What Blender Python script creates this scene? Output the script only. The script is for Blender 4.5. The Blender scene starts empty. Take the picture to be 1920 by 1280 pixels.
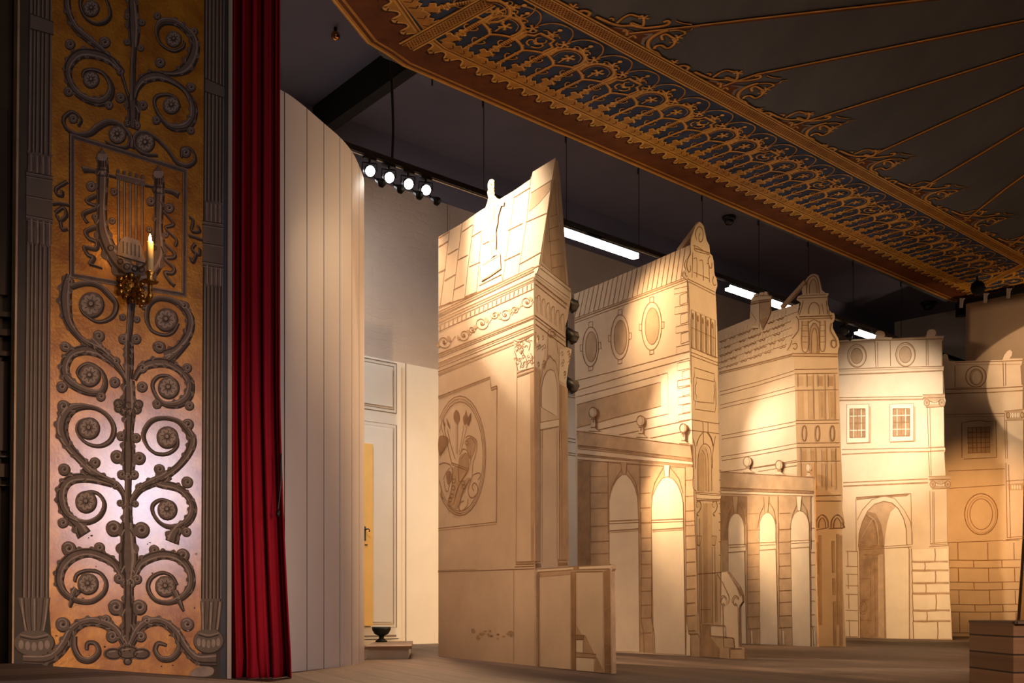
import bpy, math, random
from mathutils import Vector
random.seed(7)
# ------------------------------------------------------------------ camera model (1920x1280)
H0, F, CX, HY = 0.39, 2058.0, 960.0, 1140.0
CAM = Vector((0, 0, H0))
SC = bpy.context.scene
COL = SC.collection
D1 = Vector((.7248, .6890, 0))      # depth axis of the stage
D2 = Vector((.6890, -.7248, 0))     # across the stage, towards the audience side
UP = Vector((0, 0, 1))
CROPS = {'0': (0, 0, 1), 'A': (800, 280, 4.2667), 'B': (800, 540, 4.2667), 'C': (800, 700, 3.3684), 'D': (800, 980, 4.2658),
         'E': (1060, 400, 4), 'F': (1060, 700, 4.2676), 'G': (1060, 960, 4.2667), 'H': (1330, 500, 4.7407), 'I': (1330, 750, 4.5714),
         'J': (1330, 980, 4.5714), 'K': (1560, 600, 4), 'L': (1560, 900, 4), 'M': (1740, 520, 3.7667), 'N': (1740, 840, 2.911),
         'V': (820, 740, 5.333), 'W': (1285, 560, 4.2667), 'X': (1285, 840, 3.2), 'Y': (1480, 660, 4.925), 'Z': (1480, 900, 3.875),
         'Q': (600, 0, 3.5556), 'R': (1000, 0, 3.84), 'S': (1420, 0, 3.84), 'T': (1420, 280, 3.764), 'U': (1120, 0, 8), 'U4': (620, 0, 8),
         '1': (0, 0, 3.5556), '2': (0, 320, 3.5556), '3': (0, 640, 3.5556), '4': (0, 940, 3.5556), '5': (90, 240, 4), 'w': (880, 320, 5.333)}


def T(c, flat):
    ox, oy, s = CROPS[c]
    return [(ox + flat[i] / s, oy + flat[i + 1] / s) for i in range(0, len(flat), 2)]


def floor_pt(x, y):
    Y = H0 * F / (y - HY)
    return Vector(((x - CX) / F * Y, Y, 0))


class Plane:
    def __init__(s, p, u, v=UP, n=None):
        s.p, s.u, s.v = Vector(p), Vector(u).normalized(), Vector(v).normalized()
        s.n = Vector(n).normalized() if n is not None else s.u.cross(s.v)
        if n is None and s.n.dot(CAM - s.p) < 0:
            s.n = -s.n

    def px(s, x, y):
        r = Vector(((x - CX) / F, 1, (HY - y) / F))
        t = (s.p - CAM).dot(s.n) / r.dot(s.n)
        q = CAM + r * t - s.p
        return (q.dot(s.u), q.dot(s.v))

    def mpp(s, x, y):
        r = Vector(((x - CX) / F, 1, (HY - y) / F))
        return (s.p - CAM).dot(s.n) / r.dot(s.n) / F

    def pt(s, ab, off=0.0):
        return s.p + s.u * ab[0] + s.v * ab[1] + s.n * off


def catmull(pts, n=6, closed=False):
    if len(pts) < 3:
        return list(pts)
    out = []
    m = len(pts)
    rng = range(m if closed else m - 1)
    for i in rng:
        if closed:
            p0, p1, p2, p3 = (pts[(i + k) % m] for k in (-1, 0, 1, 2))
        else:
            p0, p1, p2, p3 = pts[max(i - 1, 0)], pts[i], pts[i + 1], pts[min(i + 2, m - 1)]
        for k in range(n):
            t = k / n
            out.append(tuple(.5 * ((2 * b) + (-a + c) * t + (2 * a - 5 * b + 4 * c - d) * t * t + (-a + 3 * b - 3 * c + d) * t ** 3)
                             for a, b, c, d in zip(p0, p1, p2, p3)))
    if not closed:
        out.append(tuple(pts[-1]))
    return out


class MB:
    """collects faces and links them as ONE mesh object"""
    def __init__(s):
        s.v, s.f, s.m, s.sm = [], [], [], []

    def face(s, pts, mat=0, smooth=False):
        b = len(s.v)
        s.v += [tuple(p) for p in pts]
        s.f.append(list(range(b, b + len(pts)))); s.m.append(mat); s.sm.append(smooth)

    def prism(s, pl, ab, front=0.0, back=-.02, mat=0, side=None):
        side = mat if side is None else side
        area = sum(ab[i][0] * ab[(i + 1) % len(ab)][1] - ab[(i + 1) % len(ab)][0] * ab[i][1] for i in range(len(ab)))
        if area * (1 if pl.u.cross(pl.v).dot(pl.n) > 0 else -1) < 0:
            ab = ab[::-1]
        fr = [pl.pt(p, front) for p in ab]; bk = [pl.pt(p, back) for p in ab]
        s.face(fr, mat); s.face(bk[::-1], side)
        for i in range(len(ab)):
            j = (i + 1) % len(ab)
            s.face([fr[j], fr[i], bk[i], bk[j]], side)

    def poly(s, pl, ab, off, mat):
        s.face([pl.pt(p, off) for p in ab], mat)

    def stroke(s, pl, ab, w, off, mat, closed=False):
        n = len(ab)
        if n < 2:
            return
        ws = w if isinstance(w, (list, tuple)) else [w] * n
        L, Rr = [], []
        for i in range(n):
            a = ab[(i - 1) % n] if (closed or i > 0) else ab[i]
            c = ab[(i + 1) % n] if (closed or i < n - 1) else ab[i]
            dx, dy = c[0] - a[0], c[1] - a[1]
            l = math.hypot(dx, dy) or 1e-9
            nx, ny = -dy / l * ws[i] / 2, dx / l * ws[i] / 2
            L.append(pl.pt((ab[i][0] + nx, ab[i][1] + ny), off)); Rr.append(pl.pt((ab[i][0] - nx, ab[i][1] - ny), off))
        b = len(s.v)
        for l, r in zip(L, Rr):
            s.v += [tuple(l), tuple(r)]
        for i in range(n if closed else n - 1):
            j = (i + 1) % n
            s.f.append([b + 2 * i, b + 2 * i + 1, b + 2 * j + 1, b + 2 * j]); s.m.append(mat); s.sm.append(False)

    def box(s, c, size, ax=None, mat=0):
        ax = ax or (Vector((1, 0, 0)), Vector((0, 1, 0)), UP)
        c = Vector(c)
        P = lambda i, j, k: c + ax[0] * (i * size[0] / 2) + ax[1] * (j * size[1] / 2) + ax[2] * (k * size[2] / 2)
        for q in ([(-1, -1, -1), (-1, 1, -1), (1, 1, -1), (1, -1, -1)], [(-1, -1, 1), (1, -1, 1), (1, 1, 1), (-1, 1, 1)],
                  [(-1, -1, -1), (1, -1, -1), (1, -1, 1), (-1, -1, 1)], [(1, 1, -1), (-1, 1, -1), (-1, 1, 1), (1, 1, 1)],
                  [(-1, 1, -1), (-1, -1, -1), (-1, -1, 1), (-1, 1, 1)], [(1, -1, -1), (1, 1, -1), (1, 1, 1), (1, -1, 1)]):
            s.face([P(*k) for k in q], mat)

    def tube(s, pts, r, seg=8, mat=0, caps=True):
        pts = [Vector(p) for p in pts]
        rs = r if isinstance(r, (list, tuple)) else [r] * len(pts)
        b = len(s.v)
        for i, p in enumerate(pts):
            d = (pts[min(i + 1, len(pts) - 1)] - pts[max(i - 1, 0)]).normalized()
            a = d.cross(UP) if abs(d.z) < .95 else d.cross(Vector((0, 1, 0)))
            a.normalize(); c = d.cross(a)
            for k in range(seg):
                t = 2 * math.pi * k / seg
                s.v.append(tuple(p + (a * math.cos(t) + c * math.sin(t)) * rs[i]))
        for i in range(len(pts) - 1):
            for k in range(seg):
                s.f.append([b + i * seg + k, b + i * seg + (k + 1) % seg, b + (i + 1) * seg + (k + 1) % seg, b + (i + 1) * seg + k])
                s.m.append(mat); s.sm.append(True)
        if caps:
            s.f.append([b + k for k in range(seg)][::-1]); s.m.append(mat); s.sm.append(False)
            e = b + (len(pts) - 1) * seg
            s.f.append([e + k for k in range(seg)]); s.m.append(mat); s.sm.append(False)

    def lathe(s, c, axis, prof, seg=16, mat=0):
        c, axis = Vector(c), Vector(axis).normalized()
        s.tube([c + axis * h for r, h in prof], [max(r, 1e-4) for r, h in prof], seg, mat)

    def sphere(s, c, r, seg=14, mat=0, sq=(1, 1, 1)):
        c = Vector(c)
        b = len(s.v); rings = seg // 2
        for i in range(rings + 1):
            ph = math.pi * i / rings
            for k in range(seg):
                t = 2 * math.pi * k / seg
                s.v.append((c.x + r * sq[0] * math.sin(ph) * math.cos(t), c.y + r * sq[1] * math.sin(ph) * math.sin(t), c.z + r * sq[2] * math.cos(ph)))
        for i in range(rings):
            for k in range(seg):
                s.f.append([b + i * seg + k, b + (i + 1) * seg + k, b + (i + 1) * seg + (k + 1) % seg, b + i * seg + (k + 1) % seg])
                s.m.append(mat); s.sm.append(True)

    def build(s, name, mats, parent=None, origin=None, recalc=False):
        o0 = Vector((0, 0, 0))
        if parent is not None:
            q = parent
            while q is not None:
                o0 = o0 + q.location; q = q.parent
        org = Vector(origin) if origin is not None else o0
        me = bpy.data.meshes.new(name)
        me.from_pydata([(x - org.x, y - org.y, z - org.z) for x, y, z in s.v], [], s.f)
        for m in (mats if isinstance(mats, (list, tuple)) else [mats]):
            me.materials.append(m)
        me.polygons.foreach_set('material_index', s.m)
        me.polygons.foreach_set('use_smooth', s.sm)
        me.update()
        o = bpy.data.objects.new(name, me); COL.objects.link(o)
        if parent is not None:
            o.parent = parent
            o.location = org - o0
        else:
            o.location = org
        return o


def tag(o, label=None, cat=None, group=None, kind=None):
    for k, v in (('label', label), ('category', cat), ('group', group), ('kind', kind)):
        if v:
            o[k] = v
    return o


def empty(name, loc, label, cat, group=None):
    o = bpy.data.objects.new(name, None); COL.objects.link(o); o.location = Vector(loc); o.empty_display_size = .1
    return tag(o, label, cat, group)


def copy_tree(o, parent=None):
    c = o.copy(); COL.objects.link(c); c.parent = parent
    for ch in list(o.children):
        copy_tree(ch, c)
    return c


# ------------------------------------------------------------------ materials
def material(name, col, rough=.6, metal=0., var=.12, scale=6., bump=0., bscale=40., spec=.5, stretch=(1, 1, 1), col2=None, coat=0.):
    m = bpy.data.materials.new(name); m.use_nodes = True
    nt = m.node_tree; N = nt.nodes; L = nt.links
    b = N['Principled BSDF']
    b.inputs['Roughness'].default_value = rough; b.inputs['Metallic'].default_value = metal
    b.inputs['Specular IOR Level'].default_value = spec
    if coat:
        b.inputs['Coat Weight'].default_value = coat; b.inputs['Coat Roughness'].default_value = .21
    tc = N.new('ShaderNodeTexCoord'); mp = N.new('ShaderNodeMapping'); mp.inputs['Scale'].default_value = stretch
    L.new(tc.outputs['Object'], mp.inputs['Vector'])
    if var > 0 or col2:
        nz = N.new('ShaderNodeTexNoise'); nz.inputs['Scale'].default_value = scale; nz.inputs['Detail'].default_value = 5; nz.inputs['Roughness'].default_value = .6
        L.new(mp.outputs['Vector'], nz.inputs['Vector'])
        rp = N.new('ShaderNodeValToRGB'); e = rp.color_ramp.elements
        c2 = col2 or tuple(min(1, c * (1 + var)) for c in col)
        c1 = col if col2 else tuple(c * (1 - var) for c in col)
        e[0].position, e[1].position = .32, .68
        e[0].color, e[1].color = (*c1, 1), (*c2, 1)
        L.new(nz.outputs['Fac'], rp.inputs['Fac']); L.new(rp.outputs['Color'], b.inputs['Base Color'])
    else:
        b.inputs['Base Color'].default_value = (*col, 1)
    if bump > 0:
        n2 = N.new('ShaderNodeTexNoise'); n2.inputs['Scale'].default_value = bscale; n2.inputs['Detail'].default_value = 4
        L.new(mp.outputs['Vector'], n2.inputs['Vector'])
        bp = N.new('ShaderNodeBump'); bp.inputs['Strength'].default_value = bump; bp.inputs['Distance'].default_value = .02
        L.new(n2.outputs['Fac'], bp.inputs['Height']); L.new(bp.outputs['Normal'], b.inputs['Normal'])
    return m


def emitter(name, col, strength):
    m = bpy.data.materials.new(name); m.use_nodes = True
    b = m.node_tree.nodes['Principled BSDF']
    b.inputs['Base Color'].default_value = (*col, 1)
    b.inputs['Emission Color'].default_value = (*col, 1); b.inputs['Emission Strength'].default_value = strength
    return m


M = {}
M['canvas'] = material('painted_canvas', (.60, .455, .315), .85, var=.09, scale=2.2, bump=.12, bscale=160, spec=.15)
M['line'] = material('brown_ink_line', (.235, .125, .06), .85, var=.25, scale=14, spec=.1)
M['wash'] = material('sepia_wash', (.43, .29, .175), .85, var=.16, scale=5, spec=.1)
M['wash0'] = material('faint_sepia_wash', (.52, .37, .235), .85, var=.1, scale=5, spec=.1)
M['wash2'] = material('dark_sepia_wash', (.30, .18, .098), .85, var=.22, scale=7, spec=.1)
M['light'] = material('pale_canvas_highlight', (.68, .55, .40), .85, var=.06, scale=4, spec=.1)
M['edge'] = material('raw_timber_edge', (.36, .24, .15), .8, var=.2, scale=9, spec=.2)
M['gold'] = material('gilded_ground', (.25, .080, .003), .42, .28, scale=7, col2=(.46, .195, .014), bump=.22, bscale=70, spec=.15, coat=.9)
M['gold'].node_tree.nodes['Principled BSDF'].inputs['Coat IOR'].default_value = 1.75
M['gris'] = material('grisaille_grey', (.115, .078, .062), .75, var=.22, scale=18, spec=.25)
M['gris_l'] = material('grisaille_light', (.24, .175, .14), .75, var=.2, scale=20, spec=.25)
M['gris_d'] = material('grisaille_dark', (.035, .02, .013), .75, var=.2, scale=18, spec=.25)
M['pil'] = material('painted_pilaster', (.125, .092, .07), .75, var=.15, scale=4, stretch=(1, 1, .2), spec=.25)
M['umber'] = material('dark_umber_paint', (.05, .037, .026), .7, var=.2, scale=4, spec=.25)
M['navy'] = material('blue_black_paint', (.022, .02, .026), .6, var=.2, scale=6)
M['pale'] = material('pale_edge_strip', (.32, .26, .22), .6, var=.1)
M['c_gold'] = material('cloth_gold_paint', (.50, .22, .022), .7, var=.25, scale=5, spec=.3)
M['c_hi'] = material('cloth_gold_highlight', (.80, .44, .08), .6, var=.15, scale=7, spec=.3)
M['c_red'] = material('cloth_red_brown', (.15, .042, .010), .8, var=.25, scale=4, spec=.2)
M['c_blue'] = material('cloth_night_blue', (.045, .062, .115), .85, var=.45, scale=2.5, spec=.2)
M['c_cloud'] = material('cloth_cloud_grey', (.095, .102, .118), .85, scale=1.3, col2=(.14, .15, .17), spec=.2, stretch=(1, .35, 1))
M['c_red2'] = material('cloth_deep_umber', (.060, .018, .005), .85, var=.2, scale=5, spec=.2)
M['c_white'] = material('cloth_dull_white', (.27, .22, .20), .85, var=.15, scale=6, spec=.2)
M['white'] = material('white_painted_boards', (.66, .585, .51), .38, var=.04, scale=2, bump=.04, bscale=12, stretch=(1, 1, .15))
M['plaster'] = material('old_white_plaster', (.46, .385, .34), .85, var=.07, scale=1.6, spec=.2)
M['groove'] = material('dark_groove', (.05, .035, .025), .9, var=.1)
M['panel_w'] = material('white_painted_panelling', (.70, .665, .62), .5, var=.04, scale=2)
M['shade'] = material('panel_moulding_line', (.22, .17, .13), .7, var=.1)
M['yellow'] = material('yellow_ochre_paint', (.80, .50, .15), .5, var=.05)
M['ceil'] = material('dark_grey_ceiling', (.155, .155, .225), .9, var=.08, scale=1, spec=.2)
M['black'] = material('black_metal', (.012, .011, .011), .45, .3, var=.1)
M['matte'] = material('matt_black_cloth', (.008, .007, .007), .95, var=.1)
M['velvet'] = material('red_velvet', (.27, .004, .015), .85, var=.2, scale=3, stretch=(4, 4, .3), spec=.2)
M['brass'] = material('old_gilt_bronze', (.45, .24, .06), .28, 1., var=.35, scale=40, bump=.3, bscale=60)
M['wax'] = material('candle_wax', (.72, .50, .22), .5, var=.06)
M['cloth'] = material('plain_linen_cloth', (.42, .29, .18), .9, var=.08, scale=1.4, bump=.3, bscale=3, spec=.1)
M['iron'] = material('cast_iron', (.03, .035, .035), .5, .5, var=.1)
M['step'] = material('worn_step_tread', (.30, .20, .14), .6, var=.2, scale=6)
M['dkwood'] = material('dark_auditorium_wood', (.045, .024, .016), .5, var=.3, scale=6)
M['dkstone'] = material('dim_grey_pilaster', (.07, .053, .05), .8, var=.1)
M['copper'] = material('copper', (.6, .25, .08), .2, 1., var=.1)
M['glassy'] = material('dark_smoked_dome', (.02, .02, .022), .08, 0., var=0)
M['steel'] = material('pale_metal', (.6, .55, .5), .35, .8, var=.05)
M['lamp'] = emitter('spot_lens_glow', (1, .93, .82), 30.)
M['led'] = emitter('led_diffuser_glow', (1, .95, .88), 12.)
M['flame'] = emitter('candle_flame_glow', (1, .62, .25), 40.)
M['velvet'].node_tree.nodes['Principled BSDF'].inputs['Sheen Weight'].default_value = .35
M['velvet'].node_tree.nodes['Principled BSDF'].inputs['Sheen Tint'].default_value = (.8, .05, .08, 1)
M['velvet'].node_tree.nodes['Principled BSDF'].inputs['Sheen Roughness'].default_value = .35


def brickwork(m):
    """brick courses showing faintly through the whitewash"""
    nt = m.node_tree; N = nt.nodes; L = nt.links; b = N['Principled BSDF']
    tc = N.new('ShaderNodeTexCoord'); d = N.new('ShaderNodeVectorMath'); d.operation = 'DOT_PRODUCT'; d.inputs[1].default_value = tuple(D1)
    L.new(tc.outputs['Object'], d.inputs[0])
    sx = N.new('ShaderNodeSeparateXYZ'); L.new(tc.outputs['Object'], sx.inputs[0])
    cb = N.new('ShaderNodeCombineXYZ'); L.new(d.outputs['Value'], cb.inputs[0]); L.new(sx.outputs['Z'], cb.inputs[1])
    nz = N.new('ShaderNodeTexNoise'); nz.inputs['Scale'].default_value = 5; nz.inputs['Detail'].default_value = 5; L.new(tc.outputs['Object'], nz.inputs['Vector'])
    ad = N.new('ShaderNodeVectorMath'); ad.operation = 'MULTIPLY_ADD'; ad.inputs[1].default_value = (.16, .16, .16)
    L.new(nz.outputs['Color'], ad.inputs[0]); L.new(cb.outputs[0], ad.inputs[2])
    br = N.new('ShaderNodeTexBrick'); br.inputs['Scale'].default_value = 1.; br.inputs['Brick Width'].default_value = .27; br.inputs['Row Height'].default_value = .085
    br.inputs['Mortar Size'].default_value = .012; br.inputs['Mortar Smooth'].default_value = 1.
    L.new(ad.outputs[0], br.inputs['Vector'])
    mu = N.new('ShaderNodeMath'); mu.operation = 'MULTIPLY_ADD'; mu.inputs[1].default_value = -.35; L.new(br.outputs['Fac'], mu.inputs[0]); L.new(nz.outputs['Fac'], mu.inputs[2])
    bp = N.new('ShaderNodeBump'); bp.inputs['Strength'].default_value = .2; bp.inputs['Distance'].default_value = .03
    L.new(mu.outputs[0], bp.inputs['Height']); L.new(bp.outputs['Normal'], b.inputs['Normal'])


brickwork(M['plaster'])


def planks(name, across, width, c1, c2, along):
    m = bpy.data.materials.new(name); m.use_nodes = True
    nt = m.node_tree; N = nt.nodes; L = nt.links; b = N['Principled BSDF']
    b.inputs['Roughness'].default_value = .62; b.inputs['Specular IOR Level'].default_value = .3
    tc = N.new('ShaderNodeTexCoord')

    def dot(vec):
        d = N.new('ShaderNodeVectorMath'); d.operation = 'DOT_PRODUCT'; d.inputs[1].default_value = vec
        L.new(tc.outputs['Object'], d.inputs[0]); return d.outputs['Value']

    def mth(op, a, v=None):
        n = N.new('ShaderNodeMath'); n.operation = op
        for i, q in enumerate((a, v)):
            if q is None: continue
            if isinstance(q, (int, float)): n.inputs[i].default_value = q
            else: L.new(q, n.inputs[i])
        return n.outputs[0]
    p, q = dot(across), dot(along)
    pd = mth('DIVIDE', p, width); fl = mth('FLOOR', pd); fr = mth('FRACT', pd)
    wn = N.new('ShaderNodeTexWhiteNoise'); wn.noise_dimensions = '1D'; L.new(fl, wn.inputs['W'])
    cb = N.new('ShaderNodeCombineXYZ')
    L.new(mth('MULTIPLY', p, 26.), cb.inputs[0]); L.new(mth('MULTIPLY', q, 1.6), cb.inputs[1]); L.new(mth('MULTIPLY', wn.outputs['Value'], 37.), cb.inputs[2])
    nz = N.new('ShaderNodeTexNoise'); nz.inputs['Scale'].default_value = 1.; nz.inputs['Detail'].default_value = 6; nz.inputs['Roughness'].default_value = .65
    L.new(cb.outputs[0], nz.inputs['Vector'])
    s = mth('ADD', mth('MULTIPLY', nz.outputs['Fac'], .75), mth('MULTIPLY', wn.outputs['Value'], .28))
    rp = N.new('ShaderNodeValToRGB'); e = rp.color_ramp.elements
    e[0].position, e[1].position = .28, .78; e[0].color, e[1].color = (*c1, 1), (*c2, 1)
    L.new(s, rp.inputs['Fac'])
    gap = mth('GREATER_THAN', mth('ABSOLUTE', mth('SUBTRACT', fr, .5)), .5 - .004 / width)
    mx = N.new('ShaderNodeMix'); mx.data_type = 'RGBA'
    L.new(gap, mx.inputs['Factor']); L.new(rp.outputs['Color'], mx.inputs['A']); mx.inputs['B'].default_value = (.02, .012, .008, 1)
    L.new(mx.outputs['Result'], b.inputs['Base Color'])
    bp = N.new('ShaderNodeBump'); bp.inputs['Strength'].default_value = .25; bp.inputs['Distance'].default_value = .01
    L.new(nz.outputs['Fac'], bp.inputs['Height']); L.new(bp.outputs['Normal'], b.inputs['Normal'])
    return m


M['floor'] = planks('worn_stage_boards', (.9226, .386, 0), .215, (.066, .040, .028), (.175, .116, .084), (-.386, .9226, 0))
M['ramp'] = planks('ramp_boards', tuple(D2), .24, (.085, .055, .04), (.24, .16, .115), tuple(D1))
M['front'] = planks('platform_front_boards', (0, 0, 1), .085, (.09, .048, .026), (.25, .145, .08), (1, 0, 0))


class Art:
    """paint on a face: pixel-traced lines carried onto the face's own plane"""
    def __init__(s, pl, mb, base=0.):
        s.pl, s.mb, s.base, s.k = pl, mb, base, 0

    def off(s, layer):
        s.k += 1
        return s.base + layer * .0012 + (s.k % 40) * .00002

    def ab(s, pts):
        return [s.pl.px(*p) for p in pts]

    def L(s, c, flat, w=1.5, mat=1, sm=False, layer=2, closed=False):
        pts = T(c, flat)
        if sm: pts = catmull(pts, 5, closed)
        m = s.pl.mpp(*pts[0])
        s.mb.stroke(s.pl, s.ab(pts), w * m * .88, s.off(layer), mat, closed)

    def P(s, c, flat, mat=2, layer=1, sm=False):
        pts = T(c, flat)
        if sm: pts = catmull(pts, 5, True)
        s.mb.poly(s.pl, s.ab(pts), s.off(layer), mat)

    def ell(s, c, cx, cy, rx, ry, tilt=0., n=28):
        ox, oy, sc = CROPS[c]
        out = []
        for i in range(n):
            t = 2 * math.pi * i / n
            x, y = rx * math.cos(t), ry * math.sin(t)
            out.append((ox + (cx + x) / sc, oy + (cy + y + tilt * x) / sc))
        return out

    def E(s, c, cx, cy, rx, ry, w=1.5, mat=1, tilt=0., layer=2, xmin=None, xmax=None):
        pts = s.ell(c, cx, cy, rx, ry, tilt)
        m = s.pl.mpp(*pts[0])
        if xmin is not None or xmax is not None:
            ok = lambda p: (xmin is None or p[0] >= xmin) and (xmax is None or p[0] <= xmax)
            k0 = next((i for i in range(len(pts)) if ok(pts[i]) and not ok(pts[i - 1])), 0)
            pts = [p for p in pts[k0:] + pts[:k0] if ok(p)]
            s.mb.stroke(s.pl, s.ab(pts), w * m, s.off(layer), mat); return
        s.mb.stroke(s.pl, s.ab(pts), w * m, s.off(layer), mat, True)

    def D(s, c, cx, cy, rx, ry, mat=2, tilt=0., layer=1):
        s.mb.poly(s.pl, s.ab(s.ell(c, cx, cy, rx, ry, tilt)), s.off(layer), mat)
# ------------------------------------------------------------------ the room
CEIL = 5.44
mb = MB(); mb.face([(-4.2, 3.2, 0), (11, 3.2, 0), (14, 26, 0), (-4.2, 26, 0)], 0)
mb.face([(-4.2, 3.2, 0), (-4.2, 3.2, -1), (11, 3.2, -1), (11, 3.2, 0)], 0)
tag(mb.build('floor', M['floor']), 'worn grey brown stage floor boards', kind='structure')
mb = MB(); mb.face([(-6, 3.5, CEIL), (-6, 26, CEIL), (14, 26, CEIL), (14, 3.5, CEIL)], 0)
tag(mb.build('ceiling', M['ceil']), 'dark grey stage ceiling', kind='structure')

WL = Plane(Vector((-.916, 12.16, 0)), D1)          # left stage wall, runs along the depth axis
ZSEAM, ZTOP = 3.04, 4.93
mb = MB()
a0, a1 = -5.0, 14.0
rect = lambda a, b, c, d: [(a, c), (b, c), (b, d), (a, d)]
mb.prism(WL, rect(a0, a1, 0, ZSEAM), .035, -.1, 0)
mb.prism(WL, rect(a0, a1, ZSEAM, CEIL), 0, -.1, 1)
# board joint, dado lines, conduit
ax = WL.px(757, 900)[0]
mb.stroke(WL, [(ax, .02), (ax, ZSEAM)], .014, .0365, 2)
for y in (747, 824, 830, 851, 855):
    p = WL.px(1075, y); mb.stroke(WL, [(p[0] - .8, p[1]), (p[0] + 3, p[1])], .012, .0365, 2)
ax2 = WL.px(835, 400)[0]; mb.stroke(WL, [(ax2, ZSEAM), (ax2, CEIL)], .014, .0365, 2)
ax3 = WL.px(742, 690)[0]
tag(mb.build('wall_left', [M['panel_w'], M['plaster'], M['shade']]), 'white panelled wall with rough plaster above', kind='structure')
mb = MB(); mb.prism(WL, rect(a0, a1, ZTOP, CEIL), .05, -.02, 0)
tag(mb.build('trim_1', M['ceil']), 'dark band along the top of the left wall', kind='structure')
# far wall
WB = Plane(Vector((7.55, 18.55, 0)), Vector((.6890, -.7248, 0)))
mb = MB(); mb.prism(WB, rect(-1.6, 7, 0, CEIL), 0, -.1, 0)
tag(mb.build('wall_back', M['plaster']), 'pale plastered rear wall of the stage', kind='structure')

# door in the left wall
WD = Plane(WL.pt((0, 0), .07), D1)
mb = MB()
dl, dr_ = WD.px(655, 900)[0], WD.px(752, 900)[0]
zt = WD.px(700, 672)[1]
mb.prism(WD, rect(dl, dr_, .07, zt), 0, -.034, 0)
pa, pb = WD.px(672, 700)[0], WD.px(743, 700)[0]
for y0, y1 in ((682, 775), (797, 1176)):
    z0, z1 = WD.px(743, y1)[1], WD.px(743, y0)[1]
    for k, (o, w) in enumerate(((0, .016), (.035, .008))):
        mb.stroke(WD, rect(pa + o, pb - o, z0 + o, z1 - o), w, .0015 + k * .0005, 1, True)
    mb.prism(WD, rect(pa + .06, pb - .06, z0 + .06, z1 - .06), .012, .001, 0)
mb.stroke(WD, [(pa, WD.px(720, 1192)[1]), (pb, WD.px(720, 1192)[1])], .02, .0015, 1)
door = tag(mb.build('door_1', [M['panel_w'], M['shade']], origin=WD.pt((dl, 0))), 'white panelled door with two sunk panels', kind='structure')
WY = Plane(WL.pt((0, 0), .10), D1)
mb = MB()
yl, yr = WY.px(655, 1000)[0], WY.px(699, 1000)[0]
yz0, yz1 = WY.px(690, 1173)[1], WY.px(690, 831)[1]
mb.prism(WY, rect(yl, yr, yz0, yz1), 0, -.0285, 0)
mb.prism(WY, rect(yl, yr, yz0, yz0 + .03), .006, 0, 0)
yel = tag(mb.build('inner_leaf', M['yellow'], door), 'yellow ochre painted edge of the door')
mb = MB()
hx = WY.px(684, 992)
mb.prism(WY, rect(hx[0] - .018, hx[0] + .010, hx[1] - .12, hx[1] + .03), .006, 0, 0)
mb.tube([WY.pt(hx, 0), WY.pt(hx, .04)], .008)
mb.tube(catmull([tuple(WY.pt((hx[0] + a, hx[1] + b), .04)) for a, b in ((0, 0), (.012, .004), (.026, -.004), (.032, -.018), (.026, -.026))], 4), .006)
mb.prism(WY, rect(hx[0] + .0, hx[0] + .03, hx[1] - .165, hx[1] - .155), .01, 0, 0)
mb.build('handle', M['iron'], yel)

# low step and doorstop
st = empty('door_step', (-.94, 8.9, 0), 'low white wooden step with a brown tread against the curved wall', 'step')
s0, s1 = floor_pt(690, 1236), floor_pt(766, 1234.5)
back = Vector((-.10, 1.25, 0))
zs = .078
mb = MB()
q = [s0, s1, s1 + back, s0 + back]
mb.face([p + UP * zs for p in q]); mb.face(q[::-1])
for i in range(4):
    a, b = q[i], q[(i + 1) % 4]; mb.face([a, b, b + UP * zs, a + UP * zs])
mb.build('riser_box', M['panel_w'], st)
mb = MB()
e = Vector((.026, -.03, 0))
q = [s0 + Vector((-.02, -.03, 0)), s1 + e, s1 + back + Vector((.02, .0, 0)), s0 + back]
mb.face([p + UP * (zs + .022) for p in q]); mb.face([p + UP * zs for p in q][::-1])
for i in range(4):
    a, b = q[i] + UP * zs, q[(i + 1) % 4] + UP * zs; mb.face([a, b, b + UP * .022, a + UP * .022])
mb.build('tread', M['step'], st)
dsb = s0 + back * .86 + Vector((.06, 0, zs + .022))
ds = empty('doorstop', dsb, 'dark bowl-shaped iron doorstop standing on the low step', 'doorstop')
mb = MB(); mb.lathe(dsb, UP, [(.0, 0), (.05, 0), (.05, .012), (.022, .03), (.022, .05)], 14); mb.build('foot', M['iron'], ds)
mb = MB(); mb.lathe(dsb, UP, [(.02, .05), (.06, .07), (.08, .105), (.082, .13), (.0, .13)], 16); mb.build('bowl', M['iron'], ds)

# ------------------------------------------------------------------ curved boarded wall
ctrl = [(-1.66, 6.40), (-1.52, 6.55), (-1.395, 6.66), (-1.31, 6.84), (-1.221, 7.10), (-1.145, 7.33), (-1.10, 7.56), (-1.085, 7.80), (-1.085, 8.02), (-1.12, 8.28), (-1.22, 8.6), (-1.45, 8.9)]
cv = catmull(ctrl, 14)
gx = (534, 575.5, 607, 638, 659.5, 673)
mb = MB()
ztop = 3.53
def gcross(i):
    x0 = CX + cv[i][0] / cv[i][1] * F; x1 = CX + cv[i + 1][0] / cv[i + 1][1] * F
    return any(x0 <= g < x1 for g in gx) and cv[i][1] < 7.9
prof = []
for i in range(len(cv) - 1):
    prof.append((cv[i][0], cv[i][1], 0))
    if gcross(i):
        d = Vector((cv[i + 1][0] - cv[i][0], cv[i + 1][1] - cv[i][1])).normalized(); nrm = Vector((-d.y, d.x))
        c = Vector(cv[i])
        for t, k in ((.004, 0), (.005, 1), (.010, 1), (.011, 0)):
            p = c + d * t + nrm * (.012 * k); prof.append((p.x, p.y, 1 if t in (.005, .010, .004) else 0))
prof.append((*cv[-1], 0))
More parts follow.
